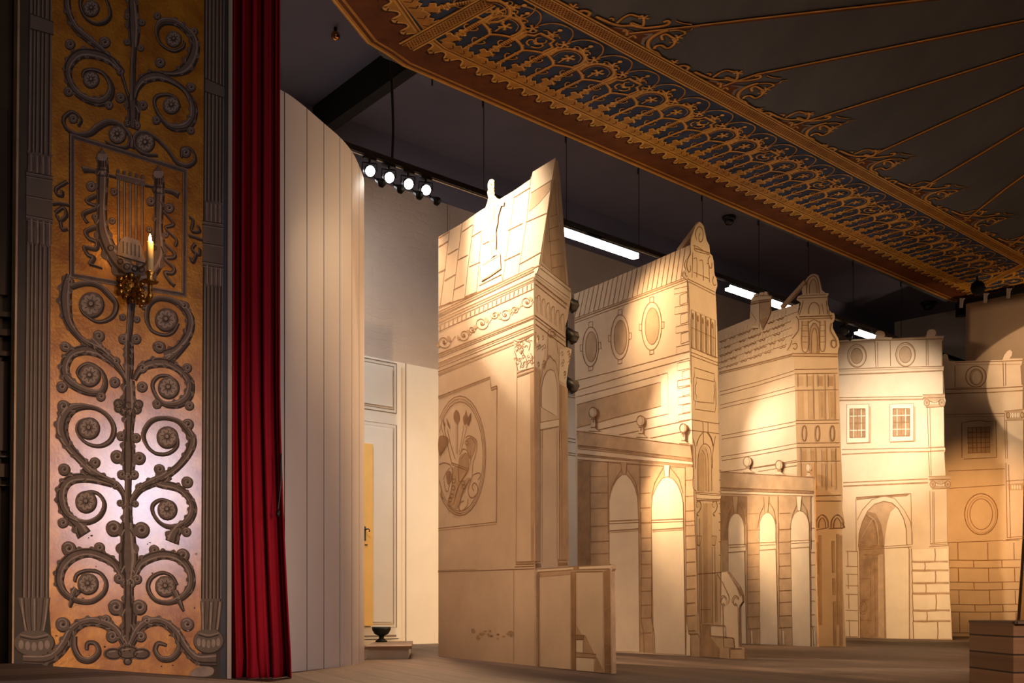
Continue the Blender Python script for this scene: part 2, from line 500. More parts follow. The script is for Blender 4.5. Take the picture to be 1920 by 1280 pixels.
for i in range(len(prof) - 1):
    a, b = prof[i], prof[i + 1]
    mb.face([(a[0], a[1], 0), (b[0], b[1], 0), (b[0], b[1], ztop), (a[0], a[1], ztop)], 1 if a[2] else 0, not a[2])
inner = [(x - .05 * (1 if y < 8 else .6), y + .06) for x, y, k in prof]
for i in range(len(prof) - 1):
    mb.face([(prof[i][0], prof[i][1], ztop), (prof[i + 1][0], prof[i + 1][1], ztop), (*inner[i + 1], ztop), (*inner[i], ztop)], 0)
    mb.face([(*inner[i + 1], 0), (*inner[i], 0), (*inner[i], ztop), (*inner[i + 1], ztop)], 0)
tag(mb.build('wall_curved', [M['white'], M['groove']]), 'curved wall of upright white painted boards beside the red curtain', kind='structure')

# ------------------------------------------------------------------ dark proscenium beyond the painted panel
mb = MB()
WP = Plane(Vector((-2.62, 5.2, 0)), Vector((.93, .36, 0)))
mb.prism(WP, rect(-2.2, .42, -.5, CEIL), 0, -.02, 0)
A = Art(WP, mb)
def slab(x0, x1, y0, y1, mat, th=.03):
    p, q = WP.px(x0, y0), WP.px(x1, y1)
    mb.prism(WP, rect(p[0], q[0], q[1], p[1]), th, 0, mat)
slab(-200, 15, 175, 556, 1)
for y, h, mt in ((580, 10, 2), (604, 30, 2), (655, 8, 2), (850, 7, 1), (905, 6, 2)):
    slab(-200, 22, y, y + h, mt, .05)
slab(-200, 14, 664, 846, 3, .02)
slab(-200, 18, 862, 896, 2, .035)
tag(mb.build('wall_proscenium', [M['dkwood'], M['dkstone'], M['dkwood'], M['dkstone']]), 'dark wooden box front at the auditorium side', kind='structure')
# beam on the ceiling, behind the proscenium
mb = MB()
b0, b1 = Vector((-1.05, 10.08, CEIL - .14)), Vector((-2.6, 12.05, CEIL - .14))
d = (b1 - b0).normalized(); sd = d.cross(UP)
mb.box((b0 + b1) / 2 - sd * .09, ((b1 - b0).length + 6, .12, .30), (d, sd, UP))
tag(mb.build('trim_2', M['matte']), 'black beam under the stage ceiling', kind='structure')

# ------------------------------------------------------------------ light track and lamps
TR0 = Vector((-.2566, 9.965, 4.147))
def trk(x):
    k = (x - CX) / F
    s = (k * TR0.y - TR0.x) / (D1.x - k * D1.y)
    return s
t = empty('lighting_track', TR0 + D1 * -3, 'long black lighting track hung along the left side of the stage', 'lighting track')
mb = MB(); mb.box(TR0 + D1 * 5, (17, .06, .045), (D1, D2, UP)); mb.build('rail', M['black'], t)
mb = MB(); mb.box(TR0 + D1 * 5 - UP * .026, (16.9, .012, .006), (D1, D2, UP)); mb.build('contact_strip', M['steel'], t)
for x in (907, 1062, 1198, 1317, 1423, 1516, 1600, 1690):
    s = trk(x)
    mb = MB(); mb.tube([TR0 + D1 * s, TR0 + D1 * s + UP * (CEIL - 4.147)], .004, 5, caps=False); mb.build('hanger_wire', M['black'], t)
s = trk(735); c0 = TR0 + D1 * s
w0 = Plane(Vector((0, 0, CEIL)), D1, D2, (0, 0, -1))
mb = MB()
mb.tube(catmull([tuple(c0 + UP * .0), tuple(c0 + UP * .3 + D1 * .012), tuple(c0 + UP * .8 - D1 * .006), tuple(c0 + UP * (CEIL - 4.147))], 5), .011, 8)
tag(mb.build('power_cable', M['black'], origin=c0), 'black power cable dropping from the ceiling to the lighting track', 'cable')


def twin_spot(x, zoff, aim, label, lit=True):
    s = trk(x); b = TR0 + D1 * s - UP * .022
    root = empty('twin_spotlight', b, label, 'spotlight', 'spotlights on the track')
    mb = MB(); mb.box(b - UP * .012, (.12, .034, .024), (D1, D2, UP)); mb.tube([b - UP * .02, b - UP * .055], .012, 8); mb.build('track_adapter', M['black'], root)
    d = Vector(aim).normalized()
    hc = b - UP * .115
    sd = d.cross(UP).normalized(); up2 = sd.cross(d)
    mb = MB()
    mb.tube([b - UP * .05, b - UP * .05 - sd * .06, hc - sd * .06], .006, 6)
    mb.tube([b - UP * .05, b - UP * .05 + sd * .06, hc + sd * .06], .006, 6); mb.build('yoke', M['black'], root)
    mb = MB(); mb.lathe(hc, d, [(0, -.09), (.035, -.088), (.044, -.06), (.046, -.01), (.048, .0), (.049, .024), (.046, .026), (0, .020)], 18); hd = mb.build('head', M['black'], root)
    mb = MB(); mb.lathe(hc, d, [(0, .030), (.030, .0285), (.043, .025)], 18); mb.build('lens', M['lamp' if lit else 'glassy'], hd)
    d2 = Vector((.75, -.62, -.62)).normalized(); h2 = hc + D1 * .105 - UP * .062
    mb = MB(); mb.lathe(h2, d2, [(0, -.05), (.018, -.048), (.025, -.02), (.028, 0), (.042, .035), (.038, .035), (.024, .003), (0, .002)], 6)
    mb.tube([hc - d * .05, h2 - d2 * .04], .008, 6); mb.build('shuttered_head', M['black'], root)
    return hc + d * .06


AIMT = Vector((-.05, 8.0, 2.75))
LP = []
for x, lab in ((693, 'twin spotlight nearest the curved white wall'), (729, 'twin spotlight just left of the hanging power cable'),
               (765, 'third twin spotlight from the curved wall, right of the cable'), (798, 'twin spotlight farthest from the curved white wall')):
    LP.append(twin_spot(x, 0, (.30, -.86, -.42), lab))
twin_spot(1584, 0, (.55, .6, -.5), 'unlit twin spotlight on the track right of the third painted gable', False)
for n, (x0, x1, lab) in enumerate(((1062, 1192, 'longest glowing light tube, hanging between the first two painted houses'), (1362, 1480, 'glowing light tube partly behind the painted chimney'), (1604, 1642, 'shortest glowing light tube, above the farthest square tower'))):
    sa, sb = trk(x0) - (.25 if n == 0 else 0), trk(x1)
    p = TR0 + D1 * ((sa + sb) / 2) - UP * .075
    r = empty('light_tube', p, lab, 'lamp', 'glowing tubes on the track')
    mb = MB(); mb.box(p, (sb - sa, .075, .045), (D1, D2, UP)); mb.box(p + UP * .035, (.2, .03, .03), (D1, D2, UP)); mb.build('housing', M['black'], r)
    mb = MB(); mb.box(p - UP * .024 + D2 * .012, (sb - sa - .02, .074, .05), (D1, D2, UP)); mb.build('diffuser', M['led'], r)
# more lamps of the rig that show as dark shapes at the right edge of the first house
bo = Vector((.425, 8.75, 0))
boom = empty('lamp_boom', bo, 'black upright boom of lamps behind the right edge of the nearest painted house', 'lamp stand')
mb = MB(); mb.tube([bo, bo + UP * 3.0], .02, 10); mb.build('pole', M['black'], boom)
mb = MB(); mb.lathe(bo, UP, [(0, 0), (.16, 0), (.16, .02), (.03, .03)], 18); mb.build('base', M['black'], boom)
for y in (566, 625, 718):
    z = H0 + (HY - y) / F * 8.7
    mb = MB(); c = bo + Vector((.03, -.02, z)); mb.lathe(c, (.5, .8, -.25), [(0, -.07), (.035, -.065), (.045, 0), (.062, .06), (.055, .06), (0, .01)], 8); mb.tube([c, bo + UP * z], .01, 6)
    mb.build('lamp_head', M['black'], boom)
# small things on the ceiling
def dome(x, y, name, lab, cat, r, mat, ring=True):
    k = (CEIL - H0) / ((HY - y) / F)
    p = Vector(((x - CX) / F * k, k, CEIL))
    e = empty(name, p, lab, cat)
    mb = MB(); mb.lathe(p, -UP, [(0, 0), (r * 1.25, 0), (r * 1.25, .03), (r, .05), (0, .05)], 18); mb.build('base', M['black'] if ring else mat, e)
    mb = MB(); mb.lathe(p - UP * .05, -UP, [(r * .9, 0), (r * .85, r * .35), (r * .55, r * .75), (0, r * .9)], 18); mb.build('cover', mat, e)
dome(718, 136, 'ceiling_camera', 'smoked dome camera on the ceiling beside the hanging power cable', 'camera', .07, M['glassy'])
dome(1367, 406, 'smoke_detector', 'round detector on the ceiling right of the second painted house', 'detector', .07, M['glassy'])
dome(1742, 567, 'smoke_detector', 'ceiling detector close to the corner of the painted canopy', 'detector', .11, M['glassy'])
dome(1782, 596, 'smoke_detector', 'ceiling detector just left of the hanging linen cloth', 'detector', .09, M['black'])
k = 3.2
pb = Vector(((629 - CX) / F * 11.2, 11.2, H0 + (HY - 67) / F * 11.2))
pb = Vector((pb.x * (CEIL - H0 - .07) / (pb.z - H0), 11.2 * (CEIL - H0 - .07) / (pb.z - H0), CEIL - .07))
e = empty('copper_ball_lamp', pb, 'small copper ball on the dark ceiling left of the canopy corner', 'lamp')
mb = MB(); mb.sphere(pb, .04); mb.build('ball', M['copper'], e)
mb = MB(); mb.tube([pb, pb + UP * .07], .015, 8); mb.build('stem', M['black'], e)

# ------------------------------------------------------------------ red curtain
mb = MB()
NX, NZ = 200, 60
def cur(u, z):
    t = 1 - z / 4.4
    xr = -1.288 + .075 * max(0, t - .62) ** 1.6 * 4.2
    xl = -1.75
    flare = .8 + .5 * t
    x = xl + (xr - xl) * u
    y = 6.13 + .030 * flare * math.sin(u * 42 + 1.1 * math.sin(u * 9)) + .016 * math.sin(u * 97 + 2 * t) + .03 * math.sin(u * 5 + t * 2.0)
    x += .012 * flare * math.sin(u * 61 + 1.3) * u * (1 - u) * 3
    if z < .12: y += .02 * math.sin(u * 30) * (1 - z / .12)
    return (x, y, z)
zz = [.004 + 4.4 * (k / NZ) ** 1.2 for k in range(NZ + 1)]
for j in range(NZ):
    for i in range(NX):
        mb.face([cur(i / NX, zz[j]), cur((i + 1) / NX, zz[j]), cur((i + 1) / NX, zz[j + 1]), cur(i / NX, zz[j + 1])], 0, True)
cu = empty('stage_curtain', (-1.5, 6.13, 0), 'tall dark red velvet curtain hanging in folds beside the gilded panel', 'curtain')
o = mb.build('curtain_cloth', M['velvet'], cu)
def weld(o):
    import bmesh
    b = bmesh.new(); b.from_mesh(o.data); bmesh.ops.remove_doubles(b, verts=b.verts, dist=1e-5); b.to_mesh(o.data); b.free()
weld(o)
so = o.modifiers.new('thick', 'SOLIDIFY'); so.thickness = .008; so.offset = 0
mb = MB()
cp = [Vector(((x - CX) / F * 6.02, 6.02, H0 + (HY - y) / F * 6.02)) for x, y in ((527, 850), (526.5, 900), (524, 930), (521, 958))]
mb.tube(catmull([tuple(p) for p in cp], 4), .005, 6)
mb.tube([cp[-1], cp[-1] - UP * .03], .011, 8)
mb.build('pull_cord', M['black'], cu)

# ------------------------------------------------------------------ low boarded ramps at both sides of the stage front
PP = Plane(Vector((-1.547, 5.95, 0)), D1)          # plane of the gilded panel
tl, zl = PP.px(22, 1243); tr_, zr = PP.px(425, 1275)
mb = MB()
pl0 = PP.pt((tl - 1.6, 0)); pr0 = PP.pt((tr_ + .05, 0)); fwd = D2 * 1.3
K0 = PP.pt((tl, 0)); K_ = K0 + UP * zl
A_, B_ = pl0 + UP * zl, pr0 + UP * .004
mb.face([A_, A_ + fwd, K_ + fwd, K_]); mb.face([K_, K_ + fwd, B_ + fwd, B_]); mb.face([pl0, pr0, pr0 + fwd, pl0 + fwd])
mb.face([pl0, pl0 + fwd, A_ + fwd, A_]); mb.face([pl0 + fwd, pr0 + fwd, B_ + fwd, K_ + fwd, A_ + fwd]); mb.face([pr0, pl0, A_, K_, B_])
tag(mb.build('boarded_ramp', M['ramp'], origin=pl0), 'low boarded ramp at the foot of the gilded panel', 'ramp')
mb = MB()
r0 = Vector(((1900 - CX) / F * 5.2, 5.2, 0))
mb.box(r0 + Vector((.75, .25, .158)), (1.5, .5, .316), mat=1); mb.box(r0 + Vector((.75, .245, .322)), (1.5, .53, .012))
tag(mb.build('boarded_platform', [M['floor'], M['front']], origin=r0), 'low boarded platform at the right end of the stage front', 'platform')
# ------------------------------------------------------------------ gilded painted proscenium panel
panel = empty('painted_proscenium', PP.pt(((tl + tr_) / 2, 0)), 'tall gilded panel painted with grey scrollwork and a lyre', 'painted panel')
mb = MB()
PO = [(38, -330), (428, -330), (424, 1275), (22, 1243)]
mb.prism(PP, [PP.px(*p) for p in PO], 0, -.03, 0, 0)
A = Art(PP, mb)
gG, gL, gD, gGold, gP = 1, 2, 3, 4, 5
A.P('0', [99, -330, 384, -330, 377, 1277, 100, 1251, 92, 1130], gGold, 0)
A.P('0', [58, -330, 100, -330, 90, 1122, 42, 1122], gP, 0)
A.P('0', [385, -330, 421, -330, 412, 1130, 377, 1130], gP, 0)
for i, (xt, xb) in enumerate(((59, 42), (66, 51), (72, 58), (80, 67), (87, 74), (96, 84), (386, 378), (392, 384), (399, 391), (406, 398), (413, 405), (419, 411))):
    A.L('0', [xt, -330, xb, 1122], 2.6, gD, layer=1); A.L('0', [xt + 2.6, -330, xb + 2.6, 1122], 1.5, gL, layer=1)
A.P('0', [421, -330, 428, -330, 424, 1275, 413, 1275], 6, 0)
for pts in ([57, 26, 100, 42, 100, 66, 57, 54], [384, 147, 420, 163, 420, 184, 384, 172]):
    A.P('0', pts, gP, 2); A.L('0', pts[:4], 2, gD, layer=3); A.L('0', pts[4:], 2, gD, layer=3)
def capital(x0, x1, y0, y1, y2, y3, sl):
    """acanthus tuft above (y0..y1), plain block (y1..y2) and tuft below (y2..y3)"""
    dy = sl * (x1 - x0)
    A.P('0', [x0 - 3, y1, x1 + 1, y1 + dy, x1 + 1, y2 + dy, x0 - 3, y2], gP, 2)
    for yy in (y1, y1 + 7, (y1 + y2) / 2, y2 - 7, y2): A.L('0', [x0 - 4, yy, x1 + 2, yy + dy], 1.6, gD, layer=3); A.L('0', [x0 - 4, yy + 2, x1 + 2, yy + dy + 2], 1.2, gL, layer=3)
    for i in range(4):
        xa = x0 + (x1 - x0) * i / 4; xb = x0 + (x1 - x0) * (i + 1) / 4; e = sl * (xa - x0)
        A.P('0', [xa, y1 + e, xa + 1, y0 + 8 + e, xa - 3, y0 + e, (xa + xb) / 2, y0 + 5 + e, xb + 3, y0 + 2 + e, xb - 1, y0 + 9 + e, xb - 1, y1 + e], gG, 2)
        A.L('0', [(xa + xb) / 2, y1 + e, (xa + xb) / 2, y0 + 8 + e], 2.4, gL, layer=3)
        A.P('0', [xa, y2 + e, xb - 1, y2 + e, xb - 1, y3 - 9 + e, (xa + xb) / 2, y3 + e, xa, y3 - 8 + e], gG, 2)
        A.L('0', [(xa + xb) / 2 + 1, y2 + e, (xa + xb) / 2 + 1, y3 - 6 + e], 3, gL, layer=3)
capital(52, 97, 281, 322, 410, 460, .2)
capital(383, 416, 372, 414, 497, 538, .18)


def scroll(c, flat, w, lobes=0, flip=1):
    pts = T(c, flat); sc = CROPS[c][2]
    ws = w if isinstance(w, list) else [w] * len(pts)
    if len(ws) < len(pts):      # resample widths along the curve
        m = len(pts); ws = [ws[min(int(i * (len(ws) - 1) / (m - 1)), len(ws) - 2)] + (ws[min(int(i * (len(ws) - 1) / (m - 1)) + 1, len(ws) - 1)] - ws[min(int(i * (len(ws) - 1) / (m - 1)), len(ws) - 2)]) * ((i * (len(ws) - 1) / (m - 1)) % 1) for i in range(m)]
    p3 = catmull([(x, y, ww / sc) for (x, y), ww in zip(pts, ws)], 7)
    ab = [PP.px(p[0], p[1]) for p in p3]; m = PP.mpp(*pts[0])
    wd = [p[2] * m for p in p3]
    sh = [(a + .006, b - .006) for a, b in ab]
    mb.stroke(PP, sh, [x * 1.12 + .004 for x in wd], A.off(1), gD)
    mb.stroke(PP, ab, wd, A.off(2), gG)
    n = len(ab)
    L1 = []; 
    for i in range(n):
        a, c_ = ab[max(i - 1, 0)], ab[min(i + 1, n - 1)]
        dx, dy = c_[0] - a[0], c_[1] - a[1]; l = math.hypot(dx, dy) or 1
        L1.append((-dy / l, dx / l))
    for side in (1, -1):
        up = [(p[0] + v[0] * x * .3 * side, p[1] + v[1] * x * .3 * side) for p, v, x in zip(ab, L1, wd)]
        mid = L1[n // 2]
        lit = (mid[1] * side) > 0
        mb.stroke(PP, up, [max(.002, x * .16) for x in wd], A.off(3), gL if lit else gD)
    # acanthus lobes where the stroke is broad
    i = 4
    while i < n - 4:
        if wd[i] > .030:
            for side in (1, -1):
                v = L1[i]; r = wd[i] * .30
                cx, cy = ab[i][0] + v[0] * wd[i] * .48 * side, ab[i][1] + v[1] * wd[i] * .48 * side
                tx, ty = v[1], -v[0]
                leaf = [(cx + tx * r * 1.3 + v[0] * side * r * .2, cy + ty * r * 1.3 + v[1] * side * r * .2), (cx + v[0] * r * side, cy + v[1] * r * side), (cx - tx * r * 1.1, cy - ty * r * 1.1), (cx - v[0] * r * side * .6, cy - v[1] * r * side * .6)]
                mb.poly(PP, catmull(leaf, 3, True), A.off(2), gG)
                mb.stroke(PP, [(cx + tx * r, cy + ty * r), (cx - tx * r * .6 - v[0] * side * r * .8, cy - ty * r * .6 - v[1] * side * r * .8)], r * .28, A.off(3), gL if random.random() < .6 else gD)
            i += max(2, int(wd[i] / .02))
        i += 3


def rosette(c, cx, cy, r):
    A.D(c, cx + r * .08, cy + r * .1, r * 1.08, r * 1.12, gD, layer=1)
    A.D(c, cx, cy, r, r * 1.03, gG, layer=2)
    for k in range(8):
        t = k * math.pi / 4 + .2
        A.D(c, cx + r * .6 * math.cos(t), cy + r * .6 * math.sin(t), r * .25, r * .25, gL, layer=3)
        A.L(c, [cx + r * .3 * math.cos(t), cy + r * .3 * math.sin(t), cx + r * .65 * math.cos(t), cy + r * .65 * math.sin(t)], 1.3, gD, layer=4)
    A.D(c, cx, cy, r * .25, r * .25, gD, layer=4); A.D(c, cx - r * .04, cy - r * .04, r * .17, r * .17, gL, layer=5)


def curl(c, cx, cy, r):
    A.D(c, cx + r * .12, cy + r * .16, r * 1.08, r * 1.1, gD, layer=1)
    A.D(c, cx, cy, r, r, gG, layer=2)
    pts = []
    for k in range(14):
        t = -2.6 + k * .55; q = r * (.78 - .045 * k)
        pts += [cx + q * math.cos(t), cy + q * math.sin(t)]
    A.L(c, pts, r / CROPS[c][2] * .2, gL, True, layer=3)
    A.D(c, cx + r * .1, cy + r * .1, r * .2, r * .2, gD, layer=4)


S_ = scroll
# top part
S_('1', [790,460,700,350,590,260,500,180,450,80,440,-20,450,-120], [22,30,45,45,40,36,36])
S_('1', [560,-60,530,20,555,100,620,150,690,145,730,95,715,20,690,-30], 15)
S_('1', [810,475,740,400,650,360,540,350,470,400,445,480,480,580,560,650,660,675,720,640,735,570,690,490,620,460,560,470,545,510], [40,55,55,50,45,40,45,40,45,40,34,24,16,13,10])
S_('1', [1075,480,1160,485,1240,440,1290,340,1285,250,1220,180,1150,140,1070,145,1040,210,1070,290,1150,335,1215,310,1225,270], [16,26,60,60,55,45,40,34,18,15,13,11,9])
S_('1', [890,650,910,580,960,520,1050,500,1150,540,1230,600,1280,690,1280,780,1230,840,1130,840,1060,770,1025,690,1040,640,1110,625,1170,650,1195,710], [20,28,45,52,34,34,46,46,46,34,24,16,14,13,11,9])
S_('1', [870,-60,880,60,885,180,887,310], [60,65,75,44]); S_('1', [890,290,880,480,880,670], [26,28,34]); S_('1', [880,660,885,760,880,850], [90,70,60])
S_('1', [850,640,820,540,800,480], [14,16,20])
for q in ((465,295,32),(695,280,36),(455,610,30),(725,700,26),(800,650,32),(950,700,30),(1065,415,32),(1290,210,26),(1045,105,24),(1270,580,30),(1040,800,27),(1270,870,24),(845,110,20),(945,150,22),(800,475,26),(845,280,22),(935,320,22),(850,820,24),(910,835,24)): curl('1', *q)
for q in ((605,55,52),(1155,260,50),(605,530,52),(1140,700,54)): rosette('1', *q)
S_('1', [870,980,862,900,800,830,720,808,650,840,590,885,500,890,430,840,422,780,480,740,535,790,515,835], [16,24,28,28,30,26,22,18,15,13,12,9])
S_('1', [878,985,905,895,970,882,1040,920,1110,990,1180,1080,1250,1100,1297,1060,1270,990,1210,990,1205,1045], [16,22,24,24,24,26,20,16,14,12,9])
S_('1', [862,900,850,970,780,975,700,940], 14); S_('1', [890,920,900,980,960,1022,1045,1030], 14)
for q in ((780,895,56),(965,950,60)): rosette('1', *q)
curl('1', 485, 790, 30); curl('1', 1235, 1015, 32)
# lyre frame
fr = [178,58,1028,318,1022,1252,178,1108]
for w, mt, ly in ((15, gD, 1), (12.5, gG, 2)): A.L('5', fr, w, mt, layer=ly, closed=True)
A.L('5', [168,46,1040,310,1034,1268,168,1118], 2.2, gL, layer=3, closed=True); A.L('5', [196,84,1012,334,1006,1234,196,1092], 2.0, gL, layer=3, closed=True)
A.L('5', [184,66,1024,324,1018,1246,184,1104], 1.4, gD, layer=3, closed=True)
# lyre
S_('5', [405,180,405,300,400,450,398,640,408,780,470,930,560,1040,650,1090], [52,72,68,62,92,110,135,100])
S_('5', [825,310,828,440,825,560,820,740,822,880,800,980,730,1070,640,1100], [52,70,66,60,100,112,120,100])
for x, y in ((405, 215), (825, 345)):
    A.D('5', x, y, 38, 34, gL, layer=4); A.P('5', [x - 26, y - 20, x, y - 62, x + 26, y - 20], gG, 4)
    for k in (-24, -8, 8, 24): A.L('5', [x + k, y + 30, x + k, y + 80], 2, gD, layer=4)
    A.L('5', [x - 38, y + 95, x + 38, y + 103, x + 38, y + 150, x - 38, y + 142], 1.8, gD, layer=4, closed=True); A.D('5', x, y + 122, 14, 14, gL, layer=4)
A.P('5', [520,880,545,830,580,815,680,845,702,900,712,1000,650,1000,518,950], gL, 4)
for x in (560, 590, 620, 650, 680): A.L('5', [x, 850 + (x - 560) * .25, x, 960 + (x - 560) * .2], 1.6, gD, layer=5)
A.L('5', [515,940,725,1000], 8, gL, layer=5); A.L('5', [515,955,725,1015], 1.8, gD, layer=5)
for q in ((540,1000,18),(590,1040,22),(650,1055,22),(700,1060,20),(470,900,20),(790,900,18)): A.E('5', q[0], q[1], q[2], q[2], 1.5, gD, layer=5)
S_('5', [505,1098,600,1112,705,1120], 26)
S_('5', [440,345,600,390,790,440], 13); A.P('5', [510,345,726,395,724,440,510,385], gG, 3); A.L('5', [510,345,726,395], 2, gL, layer=4)
for k in range(5): A.D('5', 525 + k * 46, 325 + k * 11, 13, 14, gG, layer=3)
for k, x in enumerate((525, 570, 613, 657, 703)):
    A.L('5', [x + 4, 395 + k * 10, x + 4, 880], 4.4, gD, layer=2); A.L('5', [x, 395 + k * 10, x, 880], 2.8, gL, layer=3)
R_ = lambda f, w=22: S_('5', f, w)
R_([360,500,285,545,365,590,262,640,290,705], 18); R_([360,735,282,770,300,820,360,850,352,900,272,890,295,945,338,965,310,1015]); R_([300,1015,400,1045], 8)
R_([860,620,935,715,875,745,955,830,945,880], 16); R_([868,860,935,925,938,962,872,975,935,1040,928,1080,870,1080,905,1140,942,1175])
R_([255,305,310,310,365,322], [40, 26, 20]); R_([868,462,930,475,975,500], [20, 28, 40])
for q in ((322,435,36),(492,478,26),(768,550,32),(905,598,36),(480,695,24),(350,665,22),(755,760,22),(880,800,22)): curl('5', *q)
for f in ([140,395,112,412,55,450,62,492,100,500,100,462],[25,565,90,560,160,575],[50,630,110,590,132,650,85,690,58,645],[88,700,100,755,140,748],
          [1055,660,1082,690,1072,765,1130,770,1118,728],[1050,800,1100,815,1155,835],[1132,895,1128,945,1075,905,1100,862],[1060,965,1082,1000,1110,935]): R_(f, 15)
# below the lyre
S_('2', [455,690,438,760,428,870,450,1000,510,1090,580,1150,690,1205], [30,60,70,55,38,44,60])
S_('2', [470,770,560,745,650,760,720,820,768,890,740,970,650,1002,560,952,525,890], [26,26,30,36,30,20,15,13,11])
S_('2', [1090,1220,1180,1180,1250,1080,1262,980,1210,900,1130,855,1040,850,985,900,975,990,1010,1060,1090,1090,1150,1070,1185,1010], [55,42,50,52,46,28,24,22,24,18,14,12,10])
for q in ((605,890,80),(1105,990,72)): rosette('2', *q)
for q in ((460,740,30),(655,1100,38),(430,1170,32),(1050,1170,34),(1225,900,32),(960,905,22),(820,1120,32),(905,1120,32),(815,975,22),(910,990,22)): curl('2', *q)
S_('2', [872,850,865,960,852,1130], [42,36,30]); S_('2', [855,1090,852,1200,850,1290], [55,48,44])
S_('3', [600,-10,680,70,760,140,815,215,838,270], [64,62,48,30,24])
S_('3', [760,140,660,70,560,50,470,80,425,160,440,240,510,300,600,335,670,330,697,270,670,190,600,145,540,160,510,210,545,260], [45,58,54,46,52,54,48,38,32,26,20,16,14,12,9])
S_('3', [890,250,930,180,1010,140,1110,140,1200,190,1262,270,1250,360,1180,412,1090,410,1030,350,1012,280,1050,230,1120,225,1172,270,1180,320], [22,36,52,52,46,52,52,44,30,22,18,15,13,11,9])
S_('3', [1110,130,1180,70,1250,-10], [44,36,30])
for q in ((440,35,30),(410,300,36),(670,365,30),(762,270,34),(945,300,34),(1060,35,38),(1245,175,30),(1045,415,30),(1260,425,30),(945,175,32),(770,130,28)): curl('3', *q)
S_('3', [855,-10,855,120,850,265], [46,52,42]); S_('3', [850,250,855,350,855,445], [70,70,80])
for q in ((795,445),(830,465),(870,470),(910,455),(850,430),(790,415),(920,420)): A.D('3', q[0], q[1], 36, 34, gG, layer=2); A.E('3', q[0], q[1], 28, 26, 1.4, gD, layer=3); A.L('3', [q[0] - 14, q[1] - 14, q[0], q[1] + 12], 2, gL, layer=3)
S_('3', [855,470,855,570,855,670], [76,52,44]); S_('3', [850,620,852,760,850,890], [56,80,60])
for q in ((805,628,30),(905,640,30),(778,765,42),(925,775,40)): curl('3', *q)
for q in ((810,885),(850,900),(890,885)): curl('3', q[0], q[1], 30)
S_('3', [850,890,848,980,845,1080], [36,34,42])
S_('3', [610,855,520,770,450,690,408,600,418,510,480,440,590,430,690,470,752,560,735,650,660,692,570,670,510,600,530,530,595,508], [52,46,52,64,64,52,24,24,26,22,17,14,13,12,9])
S_('3', [560,835,590,860,680,910,770,950,815,1010,835,1080], [66,62,46,30,26])
S_('3', [1090,895,1180,830,1250,740,1277,650,1230,570,1170,520,1080,505,1000,530,952,610,975,690,1040,742,1120,740,1177,690,1170,620,1105,583], [46,36,44,52,42,26,20,22,22,18,16,14,12,11,9])
S_('3', [1120,880,1085,905,1000,940,930,980,885,1040,870,1080], [58,56,42,28,26])
S_('3', [740,935,600,905,480,910,420,960,403,1040,430,1130,490,1182,580,1200,660,1160,692,1080,650,1010,580,1000,520,1040], [52,50,52,52,56,52,36,24,22,20,17,14,11])
S_('3', [1020,925,1070,942,1180,970,1250,1030,1282,1110,1250,1190,1180,1230,1090,1220,1025,1160,1013,1090,1070,1050,1140,1070,1167,1120], [44,50,44,42,52,42,24,20,18,15,13,10])
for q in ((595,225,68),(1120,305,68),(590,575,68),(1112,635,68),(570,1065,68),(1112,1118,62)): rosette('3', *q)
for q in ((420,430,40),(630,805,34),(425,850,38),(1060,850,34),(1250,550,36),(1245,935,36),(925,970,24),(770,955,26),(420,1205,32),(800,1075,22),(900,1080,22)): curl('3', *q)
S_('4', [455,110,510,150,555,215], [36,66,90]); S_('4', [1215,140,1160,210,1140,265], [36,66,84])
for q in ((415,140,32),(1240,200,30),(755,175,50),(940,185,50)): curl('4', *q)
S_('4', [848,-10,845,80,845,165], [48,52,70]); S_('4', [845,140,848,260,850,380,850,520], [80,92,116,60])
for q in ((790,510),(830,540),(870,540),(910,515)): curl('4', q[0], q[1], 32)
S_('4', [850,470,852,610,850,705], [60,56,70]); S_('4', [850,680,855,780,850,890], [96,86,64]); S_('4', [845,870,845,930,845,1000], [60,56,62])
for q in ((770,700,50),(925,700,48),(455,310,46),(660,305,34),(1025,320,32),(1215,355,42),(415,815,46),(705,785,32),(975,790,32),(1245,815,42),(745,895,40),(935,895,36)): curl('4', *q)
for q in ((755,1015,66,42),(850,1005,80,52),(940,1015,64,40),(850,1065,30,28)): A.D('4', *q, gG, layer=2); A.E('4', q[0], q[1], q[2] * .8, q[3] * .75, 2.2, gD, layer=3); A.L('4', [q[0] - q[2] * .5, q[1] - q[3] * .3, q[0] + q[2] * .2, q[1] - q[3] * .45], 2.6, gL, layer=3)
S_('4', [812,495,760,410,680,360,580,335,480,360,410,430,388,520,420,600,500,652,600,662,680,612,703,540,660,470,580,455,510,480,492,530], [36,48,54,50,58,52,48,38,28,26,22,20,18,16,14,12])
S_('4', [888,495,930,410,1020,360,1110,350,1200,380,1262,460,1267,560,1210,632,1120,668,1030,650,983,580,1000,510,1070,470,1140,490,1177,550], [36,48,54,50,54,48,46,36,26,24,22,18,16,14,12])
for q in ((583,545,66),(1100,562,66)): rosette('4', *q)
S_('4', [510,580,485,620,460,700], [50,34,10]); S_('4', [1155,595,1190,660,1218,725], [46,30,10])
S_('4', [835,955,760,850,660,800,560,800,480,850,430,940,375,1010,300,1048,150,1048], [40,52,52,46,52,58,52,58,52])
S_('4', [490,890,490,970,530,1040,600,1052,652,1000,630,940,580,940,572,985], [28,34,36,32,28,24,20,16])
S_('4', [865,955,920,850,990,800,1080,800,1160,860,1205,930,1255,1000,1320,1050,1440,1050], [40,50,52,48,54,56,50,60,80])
S_('4', [1190,890,1190,980,1140,1040,1070,1042,1030,990,1050,940,1105,952], [28,34,34,30,26,22,16])
